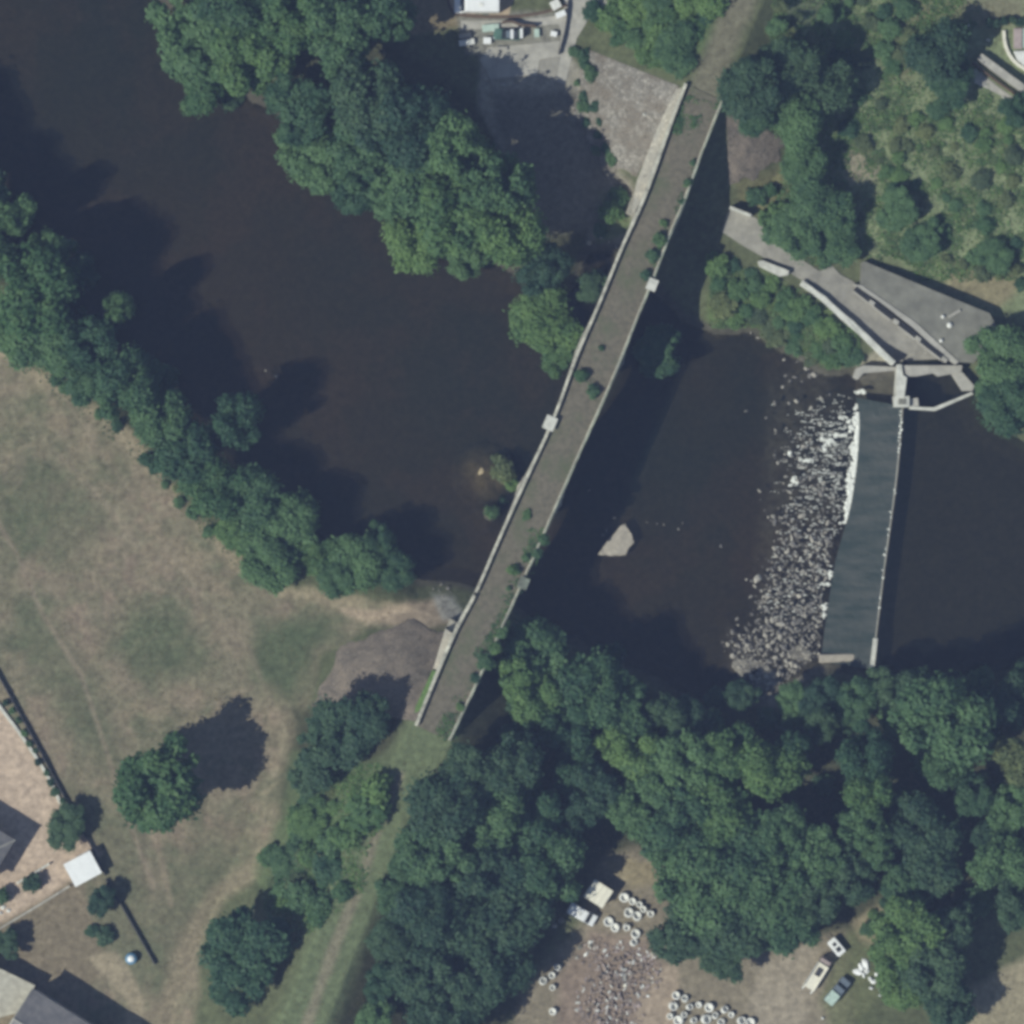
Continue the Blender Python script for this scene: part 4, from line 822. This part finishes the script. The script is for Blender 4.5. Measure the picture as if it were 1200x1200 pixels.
for nm, pts, z0, z1, mm_ in (('wall', [(-38, 1126), (2, 1139), (39, 1156), (22, 1184), (-10, 1192), (-40, 1190)], 0, 2.9, 'render'), ('roof', [(-40, 1124), (2, 1136), (41, 1155), (24, 1186), (-10, 1195), (-42, 1192)], 2.9, [3.6, 3.4, 3.1, 3.1, 3.5, 3.9], 'pale_tile')):
    mb = MB(); mb.prism([(x-g.x, y-g.y) for x, y in pp(pts, 6)], z0, z1); mb.build(nm, M[mm_], an)
hip_house('house', (-28, 990), 9.5, 8, math.radians(-32), 4.6, 6.4, (3, 3), ('slate', 'slate', 'slate', 'slate'), 'house with greyish roof corner cut off by the photo edge beside the sand yard')
# white garden shed
g = ground_pt(98, 1017); sh = empty('garden_shed', (g.x, g.y, g.z-.1), math.radians(28)); tag(sh, 'small white flat roofed garden shed on the boundary by the sand yard', 'shed')
mb = MB(); mb.box((0, 0, 1.05), (4.6, 3.7, 2.1)); mb.build('wall', M['white_dirty'], sh)
for k in range(6):
    mb = MB(); mb.box((-2.05+.82*k, 0, 2.22), (.815, 4.2, .1), 0, .05, 0); mb.build('roof_sheet', M['white'], sh)
mb = MB(); mb.box((-1.0, -1.87, .95), (.9, .06, 1.9)); mb.build('door', M['wood'], sh)
# water tank with blue side
g = ground_pt(154, 1123); tk = empty('water_tank', (g.x, g.y, g.z)); tag(tk, 'small round white topped tank with a blue side on the garden grass', 'tank')
mb = MB(); mb.lathe([(0, 0), (.95, 0), (1.0, .15), (.95, .95), (.85, 1.05), (0, 1.09)], 20); mb.build('side', M['blue'], tk, smooth=True)
mb = MB(); mb.lathe([(.55, 1.08), (.5, 1.16), (.2, 1.2), (0, 1.2)], 20); mb.build('lid', M['white'], tk, smooth=True)
# garden walls, hedges and fence lines
def wallline(name, pts, wd, h, m, label, cat='wall', z0=-.5, rough=True):
    q = resample(pts, max(8, int(len(pts)*6))); w3 = [ground_pt(*p) for p in q]; rows = []
    vv, ff = [], []
    for i, p in enumerate(w3):
        a_ = w3[max(i-1, 0)]; b_ = w3[min(i+1, len(w3)-1)]; d = (b_-a_).to_2d().normalized(); nn_ = Vector((-d.y, d.x))*wd/2; jz = random.uniform(-.06, .06) if rough else 0
        for s_, z in ((-1, z0), (1, z0), (1, h+jz), (-1, h+jz)): vv.append((p.x+nn_.x*s_, p.y+nn_.y*s_, p.z+z))
    for i in range(len(w3)-1):
        for j in range(4): ff.append((i*4+j, i*4+(j+1) % 4, i*4+4+(j+1) % 4, i*4+4+j))
    k = (len(w3)-1)*4; ff += [(3, 2, 1, 0), (k, k+1, k+2, k+3)]
    me = mesh(name, vv, ff); bm = bmesh.new(); bm.from_mesh(me); bmesh.ops.recalc_face_normals(bm, faces=bm.faces[:]); bm.to_mesh(me); bm.free()
    return tag(link(name, me, M[m]), label, cat)
wallline('garden_kerb', [(-8, 818), (30, 868), (60, 915), (71, 942)], .5, .35, 'concrete_pale', 'low pale kerb edging the pink sand yard', 'kerb')
wallline('garden_wall', [(-8, 780), (20, 830), (50, 885), (84, 950)], .18, .75, 'dark', 'dark boundary fence between the sand yard and the meadow', 'fence')
wallline('garden_wall', [(86, 953), (104, 985), (124, 1026)], .18, .75, 'dark', 'short dark fence between the dark garden tree and the white shed', 'fence')
wallline('garden_wall', [(124, 1030), (145, 1065), (165, 1100), (182, 1130)], .18, .7, 'dark', 'dark boundary fence running down from the white shed past the water tank', 'fence')
wallline('garden_wall', [(82, 1038), (50, 1058), (0, 1088), (-20, 1100)], .3, .8, 'concrete', 'thin grey wall between the sand yard and the small brown garden', 'wall')
wallline('garden_wall', [(58, 1012), (35, 1026), (20, 1035)], .35, .7, 'concrete_pale', 'pale low wall inside the sand yard beside the white shed', 'wall')
for k in range(11):
    t_ = k/10; px = 8+64*t_+random.uniform(-2, 2); py = 822+118*t_+random.uniform(-2, 2)
    plant(px, py, random.uniform(4, 6.5), random.uniform(.7, 1.2), random.choice((0, 1)), tree=False, label='low clipped bush in the strip between the sand yard and its dark fence', group='bushes in the sand yard border')
def lump(px, py, rx, ry, h, m, name, label, cat, group=None, rz=0, zoff=0):
    g = ground_pt(px, py); me = random.choice(BOULD).copy(); me.materials.clear(); o = link(name, me, M[m], None, (g.x, g.y, g.z+h*.3+zoff)); o.scale = (rx*S, ry*S, h*.8); o.rotation_euler = (0, 0, rz); tag(o, label, cat, group); return o
for px, py, q in ((4, 1063, 4), (10, 1067, 3), (1, 1070, 3.5), (37, 1023, 1.8)): lump(px, py, q, q*.8, .5, 'white_dirty', 'garden_stone', 'white stone at the photo edge in the sand yard', 'stone', 'white stones in the sand yard')

# ------------------------------------------------------------------ vehicles
def wheel(parent, x, y, r=.33, wd=.22):
    mb = MB(); mb.lathe([(0, -.1), (r*.6, -.11), (r*.95, -.1), (r, -.05), (r, .05), (r*.95, .1), (r*.6, .11), (0, .1)], 16)
    for v in mb.bm.verts: v.co = Vector((v.co.x, v.co.z*wd/.2, v.co.y))
    o = mb.build('wheel', M['rubber'], parent, (x, y, r)); mb = MB(); mb.cyl((0, 0, 0), r*.55, wd*1.18, 'Y', 12); mb.build('rim', M['white_dirty'], o)
def side_profile(parent, name, prof, width, m, bev=.06, taper=.0):
    """body from a side profile (x,z), extruded over the width"""
    bm = bmesh.new(); a = [bm.verts.new((x, -width/2+taper*max(0, z-1.0), z)) for x, z in prof]; b_ = [bm.verts.new((x, width/2-taper*max(0, z-1.0), z)) for x, z in prof]; k = len(prof)
    bm.faces.new(a); bm.faces.new(b_[::-1])
    for i in range(k): bm.faces.new((a[i], b_[i], b_[(i+1) % k], a[(i+1) % k]))
    mb = MB(); mb.bm.free(); mb.bm = bm; bmesh.ops.recalc_face_normals(bm, faces=bm.faces[:]); mb.bev(bev, 2); return mb.build(name, M[m], parent)
def van(px, py, ang, L, Wd, Hh, m, label, cat, name, nose=.85):
    g = ground_pt(px, py); o = empty(name, (g.x, g.y, g.z+.03), ang); tag(o, label, cat); f = L/2
    side_profile(o, 'body', [(-f, .35), (f, .35), (f+.02, .85), (f-.05, 1.0), (f-nose, 1.15), (f-nose-.75, Hh-.08), (f-nose-1.0, Hh), (-f+.08, Hh), (-f, Hh-.12)], Wd, m, .07, .06)
    d = math.atan2(Hh-.08-1.15, .75)
    mb = MB(); mb.box((f-nose-.36, 0, (1.15+Hh-.08)/2+.04), (math.hypot(.75, Hh-1.23)*.84, Wd*.84, .05), 0, 0, d); mb.build('windscreen', M['glass'], o)
    for s_ in (-1, 1):
        mb = MB(); mb.box((f-nose-1.3, s_*(Wd/2-.06*(Hh-1.5)+.0), Hh*.72), (.8, .05, .5), 0, s_*.05); mb.build('side_window', M['glass'], o)
        mb = MB(); mb.box((f+.0, s_*Wd*.36, .78), (.08, .3, .18)); mb.bev(.02, 1); mb.build('headlight', M['white'], o)
        mb = MB(); mb.box((f-nose-.5, s_*(Wd/2+.1), 1.25), (.12, .2, .18)); mb.bev(.02, 1); mb.build('mirror', M['dark'], o)
        for x in (-f+.85, f-.85): wheel(o, x, s_*(Wd/2-.1))
    mb = MB(); mb.box((-f*.2, 0, Hh+.05), (.7, .6, .1)); mb.bev(.03, 1); mb.build('roof_hatch', M['white_dirty'], o)
    return o
van(682, 1071, math.radians(-29), 4.9, 1.95, 2.0, 'white', 'white van parked beside the cream roofed shed', 'van', 'van')
van(559, 7, math.radians(180), 7.4, 2.5, 2.9, 'white', 'long white camper van parked on the tan pad at the top edge', 'camper van', 'camper_van', 1.0)
def car(px, py, ang, m, roofm, label, L=4.3, Wd=1.75):
    g = ground_pt(px, py); o = empty('car', (g.x, g.y, g.z+.03), ang); tag(o, label, 'car'); f = L/2
    side_profile(o, 'body', [(-f, .3), (f, .3), (f+.02, .6), (f-.1, .74), (f-1.15, .92), (-f+.5, .95), (-f, .85)], Wd, m, .08)
    side_profile(o, 'cabin', [(f-1.25, .9), (f-1.95, 1.42), (-f+.75, 1.45), (-f+.2, .92)], Wd*.88, 'glass', .06, .25)
    mb = MB(); mb.box(((f-1.95-f+.8)/2-.05, 0, 1.47), (L-2.75, Wd*.68, .06)); mb.bev(.025, 1); mb.build('roof', M[roofm], o)
    for s_ in (-1, 1):
        mb = MB(); mb.box((f-.03, s_*Wd*.35, .62), (.12, .34, .14)); mb.bev(.02, 1); mb.build('headlight', M['white'], o)
        for x in (-f+.8, f-.85): wheel(o, x, s_*(Wd/2-.08), .31, .2)
    return o
car(594, 41, math.radians(178), 'green_paint', 'blue_grey', 'dark green car parked among clutter in the paved yard')
# pickup with pale canopy
g = ground_pt(981, 1161); o = empty('pickup', (g.x, g.y, g.z+.03), math.radians(50)); tag(o, 'small blue grey pickup with a pale canopy below the flatbed truck', 'pickup')
side_profile(o, 'body', [(-2.5, .4), (2.5, .4), (2.52, .8), (2.4, .95), (1.4, 1.05), (.9, 1.6), (.0, 1.62), (-.2, 1.0), (-2.5, .95)], 1.8, 'blue_grey', .07, .1)
mb = MB(); mb.box((1.14, 0, 1.36), (.62, 1.5, .05), 0, 0, math.radians(47)); mb.build('windscreen', M['glass'], o)
mb = MB(); mb.box((-1.35, 0, 1.35), (2.2, 1.7, .8)); mb.bev(.1, 2); mb.build('canopy', M['pale_green'], o)
for s_ in (-1, 1):
    for x in (-1.6, 1.6): wheel(o, x, s_*.82)
# flatbed truck
g = ground_pt(958, 1140); o = empty('flatbed_truck', (g.x, g.y, g.z+.03), math.radians(58)); tag(o, 'pale flatbed truck with a low dark cab on the bare yard', 'truck')
mb = MB(); mb.box((-.6, 0, .95), (4.6, 2.0, .14)); mb.build('bed', M['cream'], o)
for s_ in (-1, 1):
    mb = MB(); mb.box((-.6, s_*.98, 1.2), (4.6, .07, .4)); mb.build('side_board', M['white_dirty'], o)
    mb = MB(); mb.box((-3.15, s_*.8, .7), (.7, .28, .12)); mb.build('ramp', M['white_dirty'], o)
    for x in (-1.9, 2.3): wheel(o, x, s_*.85, .4, .26)
mb = MB(); mb.box((.2, 0, 1.16), (1.3, .9, .3)); mb.bev(.04, 1); mb.build('tool_box', M['dark'], o)
side_profile(o, 'cab', [(2.0, .45), (3.0, .45), (3.02, 1.1), (2.85, 1.25), (2.65, 1.85), (2.1, 1.88), (2.0, 1.8)], 1.8, 'pink_grey', .06)
mb = MB(); mb.box((1.85, 0, 1.3), (.1, 1.8, 1.0)); mb.build('headboard', M['dark'], o)
mb = MB(); mb.box((2.78, 0, 1.55), (.62, 1.5, .04), 0, 0, math.radians(70)); mb.build('windscreen', M['glass'], o)
# white trailer with two openings
g = ground_pt(980, 1109); o = empty('trailer', (g.x, g.y, g.z+.03), math.radians(-50)); tag(o, 'small white trailer with two dark square openings in its top', 'trailer')
mb = MB(); mb.box((0, 0, .8), (3.0, 1.7, .9)); mb.bev(.12, 2); mb.build('body', M['white'], o)
for x, s_ in ((-.55, .62), (.5, .8)): mb = MB(); mb.box((x, 0, 1.262), (s_, s_, .03)); mb.build('opening', M['slot'], o)  # flat black plates paint the dark inside the openings
mb = MB(); mb.box((-1.9, 0, .5), (1.0, .1, .1)); mb.build('drawbar', M['dark'], o)
for s_ in (-1, 1): wheel(o, .1, s_*.88, .3, .18)
# cream roofed shed
g = ground_pt(701, 1046); o = empty('shed', (g.x, g.y, g.z-.1), math.radians(-33)); tag(o, 'square cream roofed shed beside the white van', 'shed')
mb = MB(); mb.box((0, 0, 1.3), (3.5, 2.9, 2.6)); mb.build('wall', M['wood'], o)
for k in range(4): mb = MB(); mb.box((-1.38+.92*k, 0, 2.72), (.89, 3.4, .1), 0, .04, 0); mb.bev(.02, 1); mb.build('roof_sheet', M['cream'], o)
mb = MB(); mb.box((0, -1.47, 1.0), (1.1, .06, 2.0)); mb.build('door', M['dark'], o)

# ------------------------------------------------------------------ scrap yard
RING = None
def ring_mesh():
    mb = MB(); mb.lathe([(.80, 0), (.84, .1), (.82, .82), (.76, .9), (.56, .9), (.52, .85), (.52, .3), (0, .28)], 22); bmesh.ops.recalc_face_normals(mb.bm, faces=mb.bm.faces[:])
    me = bpy.data.meshes.new('ring'); mb.bm.to_mesh(me); mb.bm.free(); me.materials.append(M['white_dirty']); return me
RING = ring_mesh()
RINGS = {'white hollow concrete ring in the cluster right of the cream roofed shed': [(732, 1050), (742, 1056), (750, 1059), (756, 1065), (762, 1070), (737, 1070), (747, 1074), (713, 1080), (722, 1087), (734, 1085), (745, 1095), (742, 1105)],
         'white hollow concrete ring in the group of four left of the rubble heap': [(654, 1134), (647, 1143), (636, 1150), (648, 1157)],
         'single white hollow concrete ring standing apart at the lower edge of the yard': [(649, 1185)],
         'white hollow concrete ring in the row at the lower edge right of the bare earth': [(793, 1167), (788, 1178), (787, 1190), (796, 1196), (807, 1180), (820, 1177), (832, 1180), (838, 1191), (857, 1188), (880, 1198), (801, 1189), (812, 1196), (826, 1194), (845, 1199), (803, 1171), (868, 1196), (848, 1184)]}
for lab, L in RINGS.items():
    for px, py in L:
        g = ground_pt(px, py); c = bpy.data.objects.new('concrete_ring', RING); COL.objects.link(c); k = random.uniform(.6, 1.02); c.location = (g.x, g.y, g.z-.03); c.scale = (k, k, random.uniform(.7, 1)); c.rotation_euler = (random.uniform(-.4, .4), random.uniform(-.4, .4), random.uniform(0, 6))
        tag(c, lab, 'ring', lab.replace('white hollow concrete ring', 'rings').replace('single ', ''))
# rubble heap of mixed scrap, too many and too small to count
vv, ff = [], []
r = random.Random(5); RUB = [(690, 1105), (740, 1115), (765, 1125), (770, 1150), (740, 1170), (745, 1215), (690, 1215), (680, 1170), (700, 1140)]
cnt = 0
while cnt < 640:
    x = r.uniform(660, 775); y = r.uniform(1095, 1215)
    d = float(sdist(np.array([x]), np.array([y]), RUB)[0])
    if d > 12*r.random(): continue
    cnt += 1; g = ground_pt(x, y); h = .05+.4*max(0, min(1, -d/14))*r.random(); M_ = Matrix.Translation((g.x, g.y, g.z+h)) @ Matrix.Rotation(r.uniform(0, 6), 4, 'Z') @ Matrix.Rotation(r.uniform(-.6, .6), 4, 'X') @ Matrix.Diagonal((r.uniform(.08, .42), r.uniform(.06, .24), r.uniform(.04, .14), 1))
    b0 = len(vv)
    for sx in (-1, 1):
        for sy in (-1, 1):
            for sz in (-1, 1): vv.append(M_ @ Vector((sx*r.uniform(.7, 1.1), sy*r.uniform(.7, 1.1), sz)))
    ff += [(b0, b0+1, b0+3, b0+2), (b0+4, b0+6, b0+7, b0+5), (b0, b0+4, b0+5, b0+1), (b0+2, b0+3, b0+7, b0+6), (b0, b0+2, b0+6, b0+4), (b0+1, b0+5, b0+7, b0+3)]
me = mesh('rubble', vv, ff)
for k in ('rubble', 'dark', 'white_dirty', 'wood', 'pink_grey'): me.materials.append(M[k])
mi = np.random.default_rng(3).choice(5, cnt, p=[.52, .03, .15, .1, .2]); me.polygons.foreach_set('material_index', np.repeat(mi, 6).astype(np.int32))
tag(link('rubble', me), 'heap of mixed brown and grey scrap covering the yard', 'rubble', kind='stuff')
for px, py, rx, ry, rz in ((1014, 1129, 7, 4.5, -.9), (1005, 1139, 6.5, 4.2, 0), (1019, 1147, 6, 3.8, -.9), (1028, 1141, 4, 3.4, .3), (1021, 1158, 3.8, 2.4, 0), (1037, 1155, 3.4, 2.4, .7), (1033, 1165, 6, 3.2, .8), (1043, 1173, 5, 2.6, -.3), (1010, 1134, 5, 4, .4), (1016, 1138, 5, 4, 1.2), (1024, 1150, 4, 3, .2), (1012, 1143, 4, 3, 2), (1032, 1160, 4, 3, .3), (1038, 1168, 3.6, 2.6, 1), (1008, 1131, 4, 3, 1)):
    lump(px, py, rx, ry, .7, 'white', 'tarpaulin_bundle', 'white crumpled bundle in the heap right of the flatbed truck', 'bundle', 'white bundles beside the pickup', rz)
lump(964, 1193, 2.6, 2.6, .7, 'white_dirty', 'plastic_drum_bag', 'lone tiny white bag at the lower edge below the pickup', 'bag')
for px, py, q, mm_ in ((680, 1110, 5, 'platform'), (687, 1118, 4, 'white_dirty'), (692, 1108, 4, 'platform'), (676, 1122, 4, 'concrete'), (683, 1128, 3, 'rubble'), (765, 1118, 4, 'gravelbar'), (658, 1078, 6, 'platform'), (650, 1085, 5, 'concrete'), (732, 1146, 5, 'concrete'), (732, 1155, 3.4, 'cream'), (723, 1195, 3, 'cream')):
    lump(px, py, q, q*.7, .5, mm_, 'scrap_piece', 'weathered pale scrap lump lying around the rubble heap', 'scrap', 'scrap lumps around the rubble heap', random.uniform(0, 6))
for px, py, lab in ((1154, 987, 'tiny pale stone in the shaded clearing of the right wood'), (1108, 1032, 'pale flat stone at the edge of the shaded clearing')): lump(px, py, 4, 2.2, .5, 'concrete', 'pale_stone', lab, 'stone', None, .7)

# ------------------------------------------------------------------ north yard
draped('lane', [(540, 24), (600, 24), (660, 18), (664, -40), (700, -40), (712, 5), (690, 22), (676, 45), (668, 75), (662, 100), (650, 94), (658, 40), (655, 28), (600, 33), (540, 35)], 'concrete', lift=.07)
pad = slab('vehicle_pad', [(524, -40), (526, 8), (534, 19), (600, 20), (640, 14), (662, 6), (664, -40)], 2.0, tz(590, 5)+.05, 'tan', 'tan paved pad with a dark brown edge under the camper van', 'paved pad', bev=.03)
wallline('pad_edge', [(524, -10), (526, 8), (535, 19), (600, 20.5), (640, 14.5), (664, 6)], .45, .2, 'brown', 'dark brown kerb curving around the tan pad', 'kerb', rough=False)
draped('patio', [(572, 56), (656, 48), (654, 66), (632, 70), (630, 88), (575, 92), (562, 70)], 'concrete', lift=.09)
draped('patio_paving', [(632, 71), (657, 66), (652, 92), (632, 92)], 'asphalt', lift=.1)
wallline('yard_fence', [(666, 0), (664, 28), (660, 45), (655, 64)], .18, .9, 'dark', 'dark thin fence between the paved yard and the lane', 'fence')
wallline('yard_fence', [(588, 27), (600, 25), (610, 30), (628, 31)], .35, 1.3, 'brown', 'dark brown fence stub behind the dark green car', 'fence')
def boxy(name, px, py, lx, ly, h, rz, m, label, cat, group=None, parts=()):
    g = ground_pt(px, py); o = empty(name, (g.x, g.y, g.z), rz); tag(o, label, cat, group)
    mb = MB(); mb.box((0, 0, h/2), (lx, ly, h)); mb.bev(.05, 1); mb.build('body', M[m], o)
    mb = MB(); mb.box((0, 0, h+.03), (lx*1.06, ly*1.06, .06)); mb.bev(.015, 1); mb.build('lid', M[m], o); return o
boxy('storage_box', 651, 6, 1.5, 1.4, 1.0, .5, 'white_dirty', 'white square box on the tan pad right of the camper van', 'box')
boxy('storage_box', 657, 17, 1.6, .9, .7, .4, 'white', 'white oblong box at the corner of the lane by the tan pad', 'box')
boxy('storage_box', 649, 40, 1.0, .8, .7, -.2, 'white', 'small white box in the paved yard beside the dark fence', 'box')
boxy('storage_box', 547, 50, 2.4, .9, .6, .15, 'white_dirty', 'long whitish box at the shaded left end of the paved yard', 'box')
boxy('storage_box', 545, 42, 1.9, .7, .5, .1, 'concrete', 'grey flat crate above the long whitish box', 'crate')
boxy('storage_box', 571, 48, 1.2, 1.0, .7, 0, 'white', 'white cube box below the pale green sheet', 'box')
boxy('panel_stack', 575, 33, 2.6, 1.1, .5, .1, 'pale_green', 'pale green sheet stack left of the dark green car', 'panel stack')
boxy('panel_stack', 629, 39, .8, 1.3, .6, .05, 'pale_green', 'narrow pale panel standing right of the dark green car', 'panel stack')
boxy('storage_box', 588, 57, 1.8, .6, .4, 0, 'concrete', 'low grey bench below the dark green car', 'bench')
for px in (600, 611): boxy('panel', px, 41 if px == 600 else 40, .45, 1.5, 1.65, 0, 'white', 'upright white panel across the dark green car' if px == 600 else 'upright white panel just right of the dark green car', 'panel')
for px, py in ((568, 93), (590, 99), (612, 75)): lump(px, py, 5, 2.6, .4, 'concrete', 'pale_stone', 'pale flat rock along the shaded edge of the paved yard', 'rock', 'flat rocks at the paved yard')
for px, py, q in ((756, 134, 4), (752, 240, 3)): lump(px, py, q, q*.8, .6, 'concrete_pale', 'pale_stone', 'pale block lying on the large stone cone' if py < 200 else 'pale block at the foot of the large stone cone', 'stone')

# ------------------------------------------------------------------ north-east corner
wallline('terrace_wall', [(1147, 67), (1165, 80), (1185, 95), (1206, 110)], 1.2, 1.6, 'concrete', 'broad pale wall running diagonally below the curved terrace', 'wall')
wallline('ditch_shade', [(1140, 74), (1160, 90), (1185, 108), (1206, 122)], .3, .8, 'brown', 'dark brown strip painting the trench and its shade below the broad pale wall', 'painted shade')  # raised brown strip stands in for the shade line of the trench
draped('paved_strip', [(1134, 84), (1142, 82), (1170, 104), (1200, 125), (1200, 132), (1170, 112), (1140, 98)], 'concrete', lift=.1)
wallline('terrace_kerb', [(1176, 36), (1177, 52), (1183, 66), (1192, 76), (1206, 84)], .5, .55, 'cream', 'cream curved kerb around the white terrace at the photo edge', 'kerb')
zt = tz(1196, 60)
slab('terrace', [(1188, 60), (1230, 58), (1230, 84), (1204, 80), (1192, 70)], zt-1, zt+.4, 'white_dirty', 'white terrace slab inside the curved cream kerb', 'terrace')
slab('terrace', [(1188, 33), (1198, 33), (1198, 57), (1188, 57)], zt-1, zt+.34, 'pink_grey', 'pinkish terrace slab inside the curved cream kerb', 'terrace')
slab('pool', [(1199, 33), (1240, 33), (1240, 56), (1199, 56)], zt-1, zt+.3, 'pale_green', 'pale blue green pool edge at the photo edge', 'pool')
for k in range(6): plant(1160+k*9, 26+random.uniform(-2, 2), 6.5, 1.6, 0, tree=False, label='dark clipped hedge bush above the curved terrace', group='hedge bushes above the terrace')
for px, py in ((1158, 47), (1135, 30), (1138, 88), (1176, 114)): lump(px, py, 2.4, 2.2, .6, 'concrete_pale', 'pale_stone', 'small pale stone near the curved terrace', 'stone', 'stones near the curved terrace')

# ------------------------------------------------------------------ grass tufts on meadow and verges (uncountable)
r = np.random.default_rng(9); k = 90000; gx = r.uniform(-84, 84, k); gy = r.uniform(-84, 84, k); gz = terrain(gx, gy); gu, gv = gx/S+600, 600-gy/S
BARE = [[(-60, 815), (0, 825), (75, 940), (70, 965), (105, 985), (120, 1000), (60, 1050), (0, 1085), (-60, 1090)], [(540, -40), (700, -40), (690, 22), (665, 100), (705, 260), (560, 130), (535, 60)], [(1000, 300), (1180, 370), (1140, 470), (1000, 440), (840, 270), (850, 240)], [(650, 1090), (790, 1100), (950, 1100), (1000, 1200), (640, 1220)], [(0, 1130), (150, 1130), (160, 1230), (0, 1230)]]
keep = (gz > .9) & (fbm(gx, gy, 4, 33) > .44) & (np.hypot(gu-507, gv-859) > 3)
for q in BARE: keep &= ~inside(gu, gv, q)
for q in ((LE+RE[::-1]),): keep &= ~inside(gu, gv, q)
for c, rr_ in (((801, 103), 128), ((851, 125), 96), ((493, 846), 132)): keep &= ~((np.hypot(gu-c[0], gv-c[1]) < rr_) & (gz < DECK-.7))
gx, gy, gz = gx[keep], gy[keep], gz[keep]; k = len(gx); a = r.uniform(0, 6.28, k); s = r.uniform(.05, .15, k)
vv = []
for q in range(3):
    b_ = a+q*2.1; dx, dy = np.cos(b_), np.sin(b_)
    vv.append(np.stack([np.stack([gx-dy*s*.5, gy+dx*s*.5, gz-.02], 1), np.stack([gx+dy*s*.5, gy-dx*s*.5, gz-.02], 1), np.stack([gx+dx*s*1.1, gy+dy*s*1.1, gz+s*.75], 1)], 1))
vv = np.concatenate(vv).reshape(-1, 3)
grass_m = leaf_mat('grass_blades', (.19, .17, .095), .25)
tag(link('grass', np_mesh('grass', vv, np.arange(len(vv)).reshape(-1, 3)), grass_m), 'rough dry grass tufts over meadow and verges', 'grass', kind='stuff')

# ------------------------------------------------------------------ low undergrowth cover (uncountable)
def cover(name, polys, k, size, hmax, tone, label, seed, zfix=None):
    r = np.random.default_rng(seed); out = []
    for poly, share in polys:
        q = np.array(poly); m_ = int(k*share*2.2); u = r.uniform(q[:, 0].min(), q[:, 0].max(), m_); v = r.uniform(q[:, 1].min(), q[:, 1].max(), m_)
        d = sdist(u, v, poly)+(fbm(u*S, v*S, 3, 71)-.5)*30; x = (u-600)*S; y = (600-v)*S; ok = (d < 0) & (r.random(m_) < sstep(.36, .6, fbm(x, y, 2.6, 73))+.12); out.append(np.stack([x[ok], y[ok]], 1))
    xy = np.concatenate(out); z = terrain(xy[:, 0], xy[:, 1]) if zfix is None else np.full(len(xy), zfix); ok = z > .35; xy = xy[ok]; z = z[ok]; n_ = len(xy)
    hump = hmax*np.clip((fbm(xy[:, 0], xy[:, 1], 1.9, 83, 3)-.34)*2.6, 0.05, 1); c = np.stack([xy[:, 0], xy[:, 1], z+hump*(.55+.45*r.random(n_))], 1)
    nrm = np.stack([r.normal(size=n_)*.55, r.normal(size=n_)*.55, np.ones(n_)], 1); nrm /= np.linalg.norm(nrm, axis=1)[:, None]
    a = np.cross(nrm, r.normal(size=(n_, 3))); a /= np.linalg.norm(a, axis=1)[:, None]; b_ = np.cross(nrm, a); s = size*(.5+r.random(n_))[:, None]
    v = np.stack([c-a*s*.5, c+b_*s*.36-nrm*s*.1, c+a*s*.6, c-b_*s*.36-nrm*s*.1], 1).reshape(-1, 3)
    tag(link(name, np_mesh(name, v, np.arange(4*n_).reshape(n_, 4)), LEAF[tone]), label, 'undergrowth', kind='stuff')
cover('deck_weeds', [([(845, 118), (822, 178), (800, 238), (770, 318), (760, 316), (775, 270), (806, 205), (836, 122)], .32), ([(640, 615), (613, 680), (580, 752), (527, 866), (512, 858), (548, 790), (575, 735), (596, 690), (628, 622)], .5), ([(800, 110), (842, 125), (826, 165), (786, 155)], .12), ([(690, 430), (705, 450), (692, 468), (678, 450)], .06)], 15000, .3, .35, 2, 'green weeds growing over the shaded edge of the viaduct deck', 53, DECK-.02)
NE_ = [(900, -30), (1170, -30), (1130, 60), (1160, 110), (1210, 130), (1210, 330), (1100, 330), (1010, 300), (950, 310), (890, 250), (940, 180), (900, 60)]
SHORE_ = [(832, 300), (900, 325), (1000, 385), (1008, 425), (960, 432), (885, 388), (832, 384)]
cover('undergrowth', [(NE_, .55), (SHORE_, .12), ([(690, -20), (840, -20), (815, 60), (765, 85), (700, 32)], .13), ([(470, 900), (400, 880), (330, 1000), (300, 1060), (350, 1100), (420, 1040)], .2)], 40000, .36, .35, 2, 'low green scrub and brambles covering slopes and shore', 51)
cover('weeds', [(NE_, .4), (SHORE_, .25), ([(0, 400), (60, 432), (150, 498), (220, 580), (270, 640), (330, 690), (300, 690), (200, 590), (140, 520), (0, 420)], .15)], 30000, .34, .3, 3, 'paler yellowish weeds along verges and bank tops', 52)
# ------------------------------------------------------------------ haze
mb = MB(); mb.box((0, 0, (H+6-3.5)/2), (1000, 1000, H+6+3.5)); hz = mb.build('haze', None)
hm = bpy.data.materials.new('haze_air'); hm.use_nodes = True; t = hm.node_tree
hm.cycles.homogeneous_volume = True; t.nodes.remove(t.nodes['Principled BSDF']); pv = t.nodes.new('ShaderNodeVolumePrincipled'); pv.inputs['Color'].default_value = (.46, .575, 1, 1); pv.inputs['Density'].default_value = HAZE_DENSITY; pv.inputs['Anisotropy'].default_value = .0
t.links.new(pv.outputs[0], t.nodes['Material Output'].inputs['Volume']); hz.data.materials.append(hm); tag(hz, kind='stuff', label='thin bluish air between the viewer and the ground', cat='haze')
